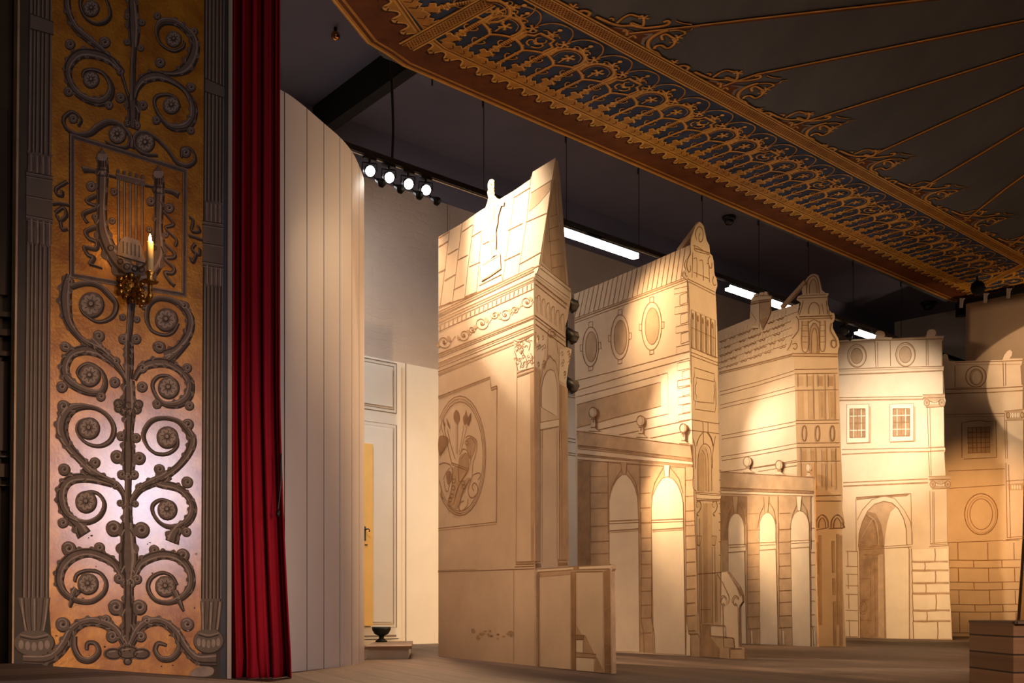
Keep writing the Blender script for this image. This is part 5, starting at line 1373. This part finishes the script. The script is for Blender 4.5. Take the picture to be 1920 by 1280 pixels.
out = pairs([1499,1210.4, 1494,860, 1489,668]) + T('H', [745,790,722,745,690,745,690,690,712,650,735,620,745,590,728,530,722,490,735,455,770,440,785,425,805,370,812,318,775,292,785,265,828,245,822,210,845,130,880,85,905,66,940,62,968,76,985,130,1000,205,1030,232,1062,235,1050,265,1050,330,1064,380,1085,408,1108,412,1116,445,1108,480,1094,500,1096,545,1122,595,1148,640,1155,700,1140,755,1145,860]) + pairs([1574,760, 1577,850, 1580,930, 1579,950, 1584.5,988, 1578,992, 1581,1100, 1586,1211.8])
mb, A = board(P3b, out)
for f, w in (([735,770,930,770,1145,775],1.8),([740,795,1140,800],1.5),([800,465,1100,455],1.6),([800,445,1095,435],2.6),([790,282,1055,270],1.6),([810,258,1040,248],1.2),([865,245,866,170,880,115,915,85,945,90,965,130,980,240],1.8),([890,240,890,170,905,130,930,110,950,150,960,235],1.4),
             ([885,420,885,370,905,330,935,318,965,335,980,375,980,425],1.5),([895,770,895,580,915,520,935,500,960,530,975,590,975,770],1.5),([910,770,912,600,935,545,958,600,960,770],1.3),([825,480,825,730,880,730,880,480],1.4),([985,480,985,725,1030,722,1030,478],1.4),
             ([880,500,930,470,980,495],1.3),([770,440,790,470,795,520,790,570,760,610,735,640],1.5),([740,690,770,680,780,710,765,735,745,720],1.6),([1065,380,1068,430,1090,470],1.4),([1085,500,1078,560,1095,600,1125,650,1130,700,1105,720,1085,690,1095,650,1120,660],1.8),([690,745,720,700,735,650],1.4),([1000,330,1020,420],1.3),([800,430,825,350,835,300],1.5),([1040,300,1050,420],1.5)): A.L('H', f, w, ln, True)
A.P('H', [895,770,895,580,935,505,975,590,975,770], wf, 1); A.P('H', [825,480,880,480,880,730,825,730], wf, .5); A.P('H', [895,235,905,135,930,110,955,160,962,235], wf, 1)
for y in (520,570,620,670): A.L('H', [828, y, 878, y], 1, ln); A.L('H', [988, y, 1028, y - 2], 1, ln)
A.P('H', [735,772,1145,775,1142,798,742,795], wf, .5)
for yy, w in ((160,1.4),(200,1.2),(352,1.2),(630,1.3),(660,1.2),(840,1.3),(880,1.2),(1010,1.1)): A.L('Y', [45 + yy * .03, yy, 440 + yy * .03, yy - 6], w, ln)
for x in (85, 170, 270, 365): A.P('Y', [x, 222, x + 38, 222, x + 38, 312, x, 312], ws if x > 200 else wf, 1); A.L('Y', [x - 8, 205, x - 6, 320], 1, ln)
for x in (80, 175, 275, 365): A.P('Y', [x, 355, x + 48, 355, x + 50, 615, x + 6, 615], wf, 1); A.P('Y', [x + 14, 370, x + 36, 370, x + 40, 600, x + 20, 600], ws, 1.5) if x > 200 else None
for x in (222, 330, 420): A.L('Y', [x, 205, x + 8, 620], 1.1, ln)
for cx in (140, 263, 400): A.E('Y', cx, 750, 20, 72, 1.7, ln)
for x in (115, 200, 300, 390): A.P('Y', [x, 890, x + 38, 890, x + 38, 1005, x + 4, 1005], wf, 1); A.P('Y', [x + 2, 912, x + 32, 912, x + 30, 1000, x + 6, 1000], ws, 1.5); A.P('Y', [x + 2, 1030, x + 34, 1030, x + 36, 1240, x + 6, 1240], wf, 1.2)
for x in (105, 245, 345, 430): A.L('Y', [x, 885, x + 5, 1270], 1.1, ln)
for f in ([180,112,380,108],[182,150,380,150],[188,362,280,345],[290,350,405,345]): A.L('Z', f, 1.4, ln)
for cx in (240, 350):
    A.L('Z', [cx - 42, 345, cx - 38, 290, cx, 250, cx + 40, 285, cx + 46, 345], 1.6, ln, True); A.P('Z', [cx - 22, 345, cx - 22, 310, cx, 275, cx + 22, 310, cx + 22, 345], wf, 1, True); A.L('Z', [cx - 24, 345, cx - 22, 305, cx, 272, cx + 24, 305, cx + 26, 345], 1.4, ln, True)
for x, y0, y1, m in ((190,450,680,ws),(215,400,1050,ws),(310,440,670,ws),(345,390,1050,ws),(205,700,840,ws),(315,710,830,ws),(200,890,1040,ws),(320,880,1200,ws),(190,860,1200,ws),(365,400,1200,ws)): A.P('Z', [x, y0, x + 20, y0, x + 24, y1, x + 4, y1], m, 1)
A.L('Z', [180,115,184,1070,205,1110,210,1210], 1.5, ln); A.L('Z', [385,300,405,345,385,348], 1.5, ln)
mb.build('return_leaf', WM, w3)
stay(w3, P3a, (1462, 576), (1506, 528))

# ---------------------------------------------------------------- fourth house (square tower front)
L4, R4 = fl(1560, 1194), fl(1785.5, 1199.2)
P4 = vplane(L4, R4)
w4 = empty('painted_house_wing', (L4 + R4) / 2, 'fourth painted flat, a square tower front with two barred windows and an arched door', 'stage flat', 'painted house wings')
out = pairs([1560,1194, 1555,639]) + T('K', [50,152,322,136,330,110,326,95,340,80,365,78,390,88,398,110,392,128,450,130,448,138,705,124,712,100,710,88,730,72,755,68,778,78,782,100,772,118,840,120,835,145,828,152,826,345,840,350,836,375,830,380,832,555,848,556,846,580,852,600,848,630,838,650,842,955,850,960,848,985,842,990,852,1165,864,1168,862,1195,868,1225,864,1260]) + T('L', [862,75,864,465,876,490,876,610,882,700,884,860,892,980,896,1060,902,1200])
mb, A = board(P4, out)
for cx, cy, a, b in ((188,268,70,86),(552,258,73,90)):
    A.E('K', cx, cy, a, b, 1.6, ln); A.D('K', cx - 2, cy, a * .62, b * .68, ws, layer=.5); A.E('K', cx - 2, cy, a * .62, b * .68, 1.7, wd); A.E('K', cx + 3, cy + 3, a * .9, b * .9, 2, ws, layer=1)
for f, w, m in (([50,170,320,150,440,150,835,140],2.4,wd),([50,182,320,162],1.4,ws),([322,150,330,350],1.6,ln),([342,165,345,350],1.2,ln),([436,150,440,345],1.4,ln),([450,140,700,128],2.4,wd),([706,135,708,342],1.4,ln),([720,150,722,340],1.2,ln),
                ([50,368,440,355,838,345],1.6,ln),([55,382,838,358],2,ws),([55,410,440,395,830,378],3.0,wd),([55,582,680,572],1.6,ln),([55,602,690,592],3.2,wd),([75,970,720,958,848,952],1.3,ln),([75,1006,440,990,720,985,845,978],2.6,wd),([85,1218,720,1190],2.4,wd),([85,1245,720,1218],3.2,wd),([715,655,725,950],1.3,ln),([735,655,745,1165],1.3,ln),([722,985,735,1165],1.3,ln),([725,955,840,950],2,wd),([832,380,842,560],1.6,wd),([828,155,826,345],2,wd)): A.L('K', f, w, m)
for x0, y0, x1, y1 in ((112,632,278,922),(436,630,612,912)):
    A.P('K', [x0, y0, x1, y0 - 4, x1, y1 - 8, x0, y1], lt, 1); A.L('K', [x0, y0, x1, y0 - 4, x1, y1 - 8, x0, y1], 1.3, ln, closed=True)
    A.P('K', [x1, y0 + 10, x1 + 14, y0 + 20, x1 + 16, y1, x0 + 4, y1 + 8, x0, y1, x1, y1 - 8], ws, 1); A.L('K', [x0, y1 + 2, x1 + 6, y1 - 6], 2.4, wd)
    gx0, gx1 = x0 + 22, x1 - 28
    A.P('K', [gx0, y0 + 34, gx1, y0 + 32, gx1, y1 - 44, gx0, y1 - 38], wd, 2)
    for k in range(5): x = gx0 + (gx1 - gx0) * k / 4; A.L('K', [x, y0 + 34, x, y1 - 42], 1.6, lt if k % 2 else ln, layer=3)
    for k in range(5): y = y0 + 34 + (y1 - y0 - 76) * k / 4; A.L('K', [gx0, y, gx1, y - 2], 1.8, lt if k % 2 else ln, layer=3)
for c, x0, y0 in (('K', 680, 556), ('K', 725, 1168)):
    A.P(c, [x0, y0, x0 + 168, y0, x0 + 165, y0 + 25, x0 + 160, y0 + 90, x0 + 30, y0 + 98, x0 + 10, y0 + 30], ws, 2)
    A.L(c, [x0, y0 + 4, x0 + 168, y0], 2, wd, layer=3); A.L(c, [x0 + 2, y0 + 28, x0 + 165, y0 + 24], 1.6, ln, layer=3)
    for s in (0, 1): A.E(c, x0 + 32 + s * 112, y0 + 62, 20, 26, 2, wd, layer=3); A.D(c, x0 + 32 + s * 112, y0 + 62, 8, 10, wd, layer=3)
    for k in range(4): A.D(c, x0 + 62 + k * 16, y0 + 64, 5, 12, lt, layer=3)
    A.L(c, [x0 + 40, y0 + 44, x0 + 90, y0 + 62, x0 + 136, y0 + 44], 1.6, ln, True, 3); A.L(c, [x0 + 25, y0 + 98, x0 + 160, y0 + 92], 2, wd, layer=3)
for f in ([735,80,740,470],[755,85,760,470],[765,85,768,470]): A.L('L', f, 1.2, ln)
A.L('L', [735,475,868,465], 1.6, wd); A.L('L', [730,498,875,490], 1.8, wd); A.L('L', [738,486,870,478], 1.2, ln)
# arched doorway
A.L('L', [180,140,182,530], 1.4, ln); A.P('L', [180,128,590,98,560,120,430,128,390,112,320,128,185,150], wd, 1); A.L('L', [592,100,600,500], 1.3, ln); A.L('L', [182,128,592,100], 1.5, ln)
door_o = [215,1180,208,520,200,490,205,400,230,310,270,230,320,180,390,158,450,170,500,215,540,290,558,370,562,480,580,520,582,1192]
A.P('L', door_o, lt, 1); A.P('L', [215,1180,208,520,202,490,206,400,232,310,272,228,325,180,390,160,450,172,480,200,440,240,415,320,400,420,396,500,400,700,410,1184], ws, 2)
A.P('L', [218,1180,210,520,204,490,208,400,235,300,270,235,330,250,370,330,388,430,392,520,395,700,405,1182], wd, 3)
A.P('L', [222,1176,215,560,300,560,300,1170], wd, 3.4); A.P('L', [345,560,385,555,395,1180,350,1178], ws, 3.6)
for f, w in ((door_o, 1.8),([190,300,230,220,300,145,390,118,470,135,540,220,590,310,602,400,604,480],1.5),([255,262,310,300,340,400,345,490],2.2),([225,440,300,300],1.6),([212,460,232,470],1.6)): A.L('L', f, w, ln if w > 1.5 else wd, False, 4)
A.L('L', [275,265,330,310,348,420,350,490], 2.2, ws, True, 4.2); A.L('L', [225,430,305,290], 2, ws, layer=4.2)
for f in ([195,495,390,490],[195,510,600,484],[200,522,595,500],[230,560,350,560],[290,610,292,1060],[215,1050,300,1050],[215,740,300,735],[320,580,330,1170],[218,900,290,895]): A.L('L', f, 1.4, ln, layer=4.4)
A.P('L', [392,492,604,484,604,496,400,506], lt, 4.2); A.E('L', 236, 958, 28, 48, 1.8, ln, layer=4.4); A.E('L', 236, 958, 16, 30, 1.6, ln, layer=4.4)
for y0, y1, cuts in ((512,612,(772,)),(615,678,(696,)),(680,772,(776,)),(778,850,(704,)),(856,978,(780,)),(982,1058,(712,)),(1064,1198,(792,))):
    xr = 870 + (y0 - 512) * .04; xl = 596 + (y0 - 512) * .022
    A.P('L', [xl + 4, y0 + 6, xr - 2, y0 + 2, xr, y1 - 6, xl + 8, y1 - 4], lt, .8)
    A.L('L', [xl, y1, xl + 90, y1 + 3, xr - 60, y1 - 3, xr, y1], 2.4, wd); A.L('L', [xl, y1 - 5, xr, y1 - 6], 2.4, ws)
    for c in cuts: A.L('L', [c, y0, c + 4, (y0 + y1) / 2, c, y1], 2.4, wd)
    A.L('L', [xl, y0, xl + 6, y1], 1.8, ln)
for y in (532,645,705,790,855,975,1052,1172): A.L('L', [105, y, 194, y + 2], 1.8, wd)
for i, y in enumerate((532,705,855,1052)): A.L('L', [118 + i * 4, y, 120 + i * 4, y + (110 if i < 3 else 120)], 2, wd)
A.L('L', [194,530,200,1175], 1.6, ln); A.L('L', [206,530,212,1175], 1.4, ln)
mb.build('front_leaf', WM, w4)

# ---------------------------------------------------------------- fifth house (at the back, half in shadow)
L5, R5 = fl(1776, 1192.2), fl(1904, 1192.7)
P5 = vplane(L5, R5)
w5 = empty('painted_house_wing', (L5 + R5) / 2, 'farthest painted flat, with a ring window and coursed stone, behind the tower front', 'stage flat', 'painted house wings')
out = pairs([1776,1192.2, 1768,678]) + T('M', [100,585,105,550,115,538,130,540,140,550,148,590,205,590,525,583,540,545,560,520,580,512,595,525,592,550,575,572,668,572,660,615,652,625,660,755,672,765,668,790,668,925,680,930,676,1000,672,1010,675,1280]) + pairs([1920,880, 1917,1010, 1912,1090, 1904,1192.7])
mb, A = board(P5, out)
A.E('M', 338, 700, 72, 74, 1.8, ln); A.E('M', 340, 703, 44, 56, 2.2, wd); A.E('M', 342, 706, 36, 48, 2, ws)
for f, w, m in (([190,600,525,592,668,585],2.4,wd),([200,618,655,612],1.8,ws),([190,620,190,778],1.4,ln),([120,790,400,785,670,770],2,ln),([200,778,380,772],1.2,ln),([120,820,430,812,668,798],2.4,wd),([530,600,535,768],1.3,ln),([548,600,550,765],1.3,ln),([120,968,540,960],1.3,ln),([120,985,540,978],1.4,ws),([538,945,680,930],2,wd),([545,1010,672,1005],1.6,wd),([555,1015,560,1280],1.3,ln),([540,960,548,1280],1.2,ln)): A.L('M', f, w, m)
A.P('M', [545,945,672,932,670,1000,555,1008], ws, 1)
for k in range(5): A.D('M', 580 + k * 18, 972, 7, 18, lt, layer=2)
for s in (565, 665): A.E('M', s, 972, 12, 20, 1.6, ln)
A.L('M', [240,1272,238,1025,300,1015,360,1008,420,1018,478,1012,485,1270], 1.6, ln, layer=2); A.P('M', [278,1060,435,1055,438,1235,285,1242], ws, 1)
for k in range(6): A.L('M', [280 + k * 31, 1058, 286 + k * 30, 1240], 1.6, ln if k % 5 else wd)
for k in range(6): A.L('M', [278, 1060 + k * 36, 438, 1055 + k * 36], 1.6, ln if k % 5 else wd)
A.L('N', [195,60,375,50], 1.4, ln); A.E('N', 290, 360, 90, 112, 1.7, ln); A.E('N', 290, 360, 62, 84, 1.7, wd); A.E('N', 292, 364, 78, 100, 1.6, ws)
for f in ([110,125,420,112],[110,220,420,200],[425,80,432,490],[440,90,450,490],[428,180,524,172],[430,488,524,480],[425,500,524,490]): A.L('N', f, 1.4, ln)
A.P('N', [432,195,524,190,520,228,440,230], ws, 1)
for k in range(4): A.D('N', 460 + k * 14, 212, 5, 12, lt, layer=2)
for i, (y0, y1, cuts) in enumerate(((515,608,(162,325,468)),(612,650,(248,402)),(655,728,(165,330,472)),(732,770,(250,405)),(776,850,(168,335,475)),(856,890,(255,408)),(896,1004,(172,340,480)))):
    A.L('N', [110, y1 + 2, 300, y1 + 4, 505 - i * 3, y1], 1.8, wd)
    for c in cuts: A.L('N', [c, y0, c + 2, y1], 1.6, ln)
A.L('N', [110,515,500,500], 1.4, ln)
mb.build('front_leaf', WM, w5)
# next flat beyond, only its dark edge shows
mb = MB(); a = fl(1909, 1187.5); b = a + Vector((1.2, -.9, 0)); pl = vplane(a, b)
mb.prism(pl, [(0, .0), (1.5, .0), (1.5, .9), (0, .9)], 0, -.02, 0)
tag(mb.build('stage_flat', M['canvas'], origin=a), 'low dim board at the far right edge of the stage', 'stage flat')
# ------------------------------------------------------------------ camera, world, lights
cam = bpy.data.cameras.new('camera'); cam.sensor_width = 36; cam.lens = F / 1920 * 36
cam.shift_y = (HY - 640) / 1920; cam.clip_start = .05; cam.clip_end = 200
co = bpy.data.objects.new('camera', cam); COL.objects.link(co); co.location = CAM; co.rotation_euler = (math.pi / 2, 0, 0)
SC.camera = co
w = bpy.data.worlds.new('dim_house'); SC.world = w; w.use_nodes = True
w.node_tree.nodes['Background'].inputs[0].default_value = (1, .82, .68, 1); w.node_tree.nodes['Background'].inputs[1].default_value = .035


def aim(o, tgt):
    o.rotation_euler = (Vector(tgt) - o.location).to_track_quat('-Z', 'Y').to_euler()


def spot(loc, tgt, W, deg, blend=.6, col=(1, .70, .40), r=.05):  # used for rig lamps and for added fill lights
    l = bpy.data.lights.new('rig_or_fill_spot', 'SPOT'); l.energy = W; l.spot_size = math.radians(deg); l.spot_blend = blend; l.color = col; l.shadow_soft_size = r
    o = bpy.data.objects.new('rig_or_fill_spot', l); COL.objects.link(o); o.location = loc; aim(o, tgt); return o


def area(loc, tgt, W, sx, sy, col=(1, .75, .5), spread=180):
    l = bpy.data.lights.new('soft_light', 'AREA'); l.energy = W; l.shape = 'RECTANGLE'; l.size, l.size_y = sx, sy; l.color = col; l.spread = math.radians(spread)
    o = bpy.data.objects.new('soft_light', l); COL.objects.link(o); o.location = loc; aim(o, tgt); return o


WARM = (1, .68, .38)
# unseen spots placed beyond the curved wall, then track spots -> first house
FW = [p + Vector((.06, -.14, -.06)) for p in LP]
spot((-1.9, 7.6, 4.8), (-.02, 7.85, 3.02), 1650, 34, 1, (1, .86, .68), .05)
spot((-1.95, 7.7, 4.85), (-.1, 7.9, 2.0), 640, 56, 1, (1, .72, .46), .25)
spot(FW[3], (-.20, 8.0, 1.7), 850, 64, 1, (1, .66, .38), .04)
spot(FW[1], (-.45, 8.5, .6), 200, 64, 1, (1, .62, .36), .04)
spot((5.5, 5.9, 4.1), (-1.0, 7.6, 2.55), 400, 18, 1, (1, .72, .46), .08)  # added out-of-frame spot that brightens the curved wall
# boom behind the first house -> second house
spot((.66, 9.02, 2.45), (1.49, 8.87, 1.80), 112, 84, 1, (1, .80, .57), .05)
spot((.60, 9.10, 3.15), (1.3, 9.2, 2.75), 72, 100, 1, WARM, .05)
spot((.62, 9.05, 1.55), (1.42, 8.96, 1.2), 75, 90, 1, WARM, .05)
# boom behind the second house -> third house
p = Vector((1.85, 11.9, 0))
spot(p + UP * 2.7, (2.96, 11.45, 1.95), 105, 92, 1, (1, .87, .70), .05)
spot((1.3, 10.9, 3.3), (2.75, 11.8, 2.3), 150, 85, 1, WARM, .08)
spot(p + UP * 1.3, (2.9, 11.5, 1.2), 70, 100, 1, WARM, .05)
# behind the third house -> tower front and the flat beyond
spot((3.5, 11.6, 3.3), (4.72, 14.0, 2.80), 900, 48, 1, (1, .86, .70), .05)
spot((3.7, 11.6, 1.6), (5.15, 13.8, 1.15), 420, 84, 1, WARM, .05)
spot((5.75, 13.0, 2.2), (6.6, 15.3, 1.45), 330, 66, 1, (1, .53, .20), .05)
spot((7.25, 13.2, 4.8), (7.42, 15.35, 3.62), 210, 38, .06, (1, .72, .46), .01)
spot((7.9, 12.9, 2.6), (7.2, 15.9, 4.35), 200, 50, 1, (1, .68, .42), .1)  # spot added to lift the linen back cloth
# lamps at the opposite side of the stage -> the return leaves and the floor
spot((5.2, 6.6, 3.2), (1.8, 9.0, 2.25), 920, 40, .9, (1, .66, .34), .08)
spot((6.6, 8.2, 3.2), (3.1, 11.0, 1.8), 2250, 50, 1, (1, .58, .24), .08)
spot((4.6, 5.0, 3.4), (.25, 7.8, 1.9), 330, 26, .9, (1, .66, .38), .08)
spot((6.2, 7.0, 3.9), (3.6, 8.6, 0), 560, 70, 1, (1, .62, .36), .1)
# candle
l = bpy.data.lights.new('candle_light', 'POINT'); l.energy = 1.3; l.color = (1, .5, .16); l.shadow_soft_size = .012
o = bpy.data.objects.new('candle_light', l); COL.objects.link(o); o.location = FLAME + PP.n * .03
# unseen cool area light right of the frame, placed where the gilding mirrors it
area((3.75, 3.35, 1.55), (-1.9, 5.5, .85), 15, .8, 1.1, (.82, .80, 1.0), 85)
# warm fills added from the front: gilded panel, platform, first house, balustrade
spot((2.2, 1.2, 1.3), (-1.95, 5.4, .75), 800, 30, 1, (1, .66, .40), .25)
spot((.6, .5, 2.6), (2.85, 5.3, .10), 1000, 30, 1, (1, .62, .36), .2)
spot((-1.0, .8, 2.3), (.12, 7.45, 1.55), 1150, 24, 1, (1, .64, .38), .2)
spot((.4, .6, 2.2), (.48, 7.0, .50), 1250, 15, 1, (1, .66, .40), .2)
spot((-1.6, 9.3, 3.9), (-1.0, 11.9, 3.7), 85, 90, 1, (1, .80, .62), .1)  # fill added for the upper plaster
area((2.5, -1.0, 4.5), (0, 8, 1), 45, 2.5, 2.5, (1, .66, .42))  # broad warm fill added from the audience side
# fills added to brighten the door wall
area((-2.0, 10.0, 4.3), (-1.3, 11.2, .6), 40, .6, .6, (.98, 1, 1))
spot((-1.6, 9.3, 3.9), (-1.0, 11.8, .8), 190, 50, 1, (.98, 1, 1), .1)
spot((.0, 11.3, 3.7), (.85, 13.6, 1.3), 90, 60, 1, (1, .86, .70), .1)  # fill added for the wall seen between the first two houses
SC.view_settings.view_transform = 'Standard'; SC.view_settings.look = 'None'; SC.view_settings.exposure = 0; SC.view_settings.gamma = 1
SC.view_settings.use_curve_mapping = False
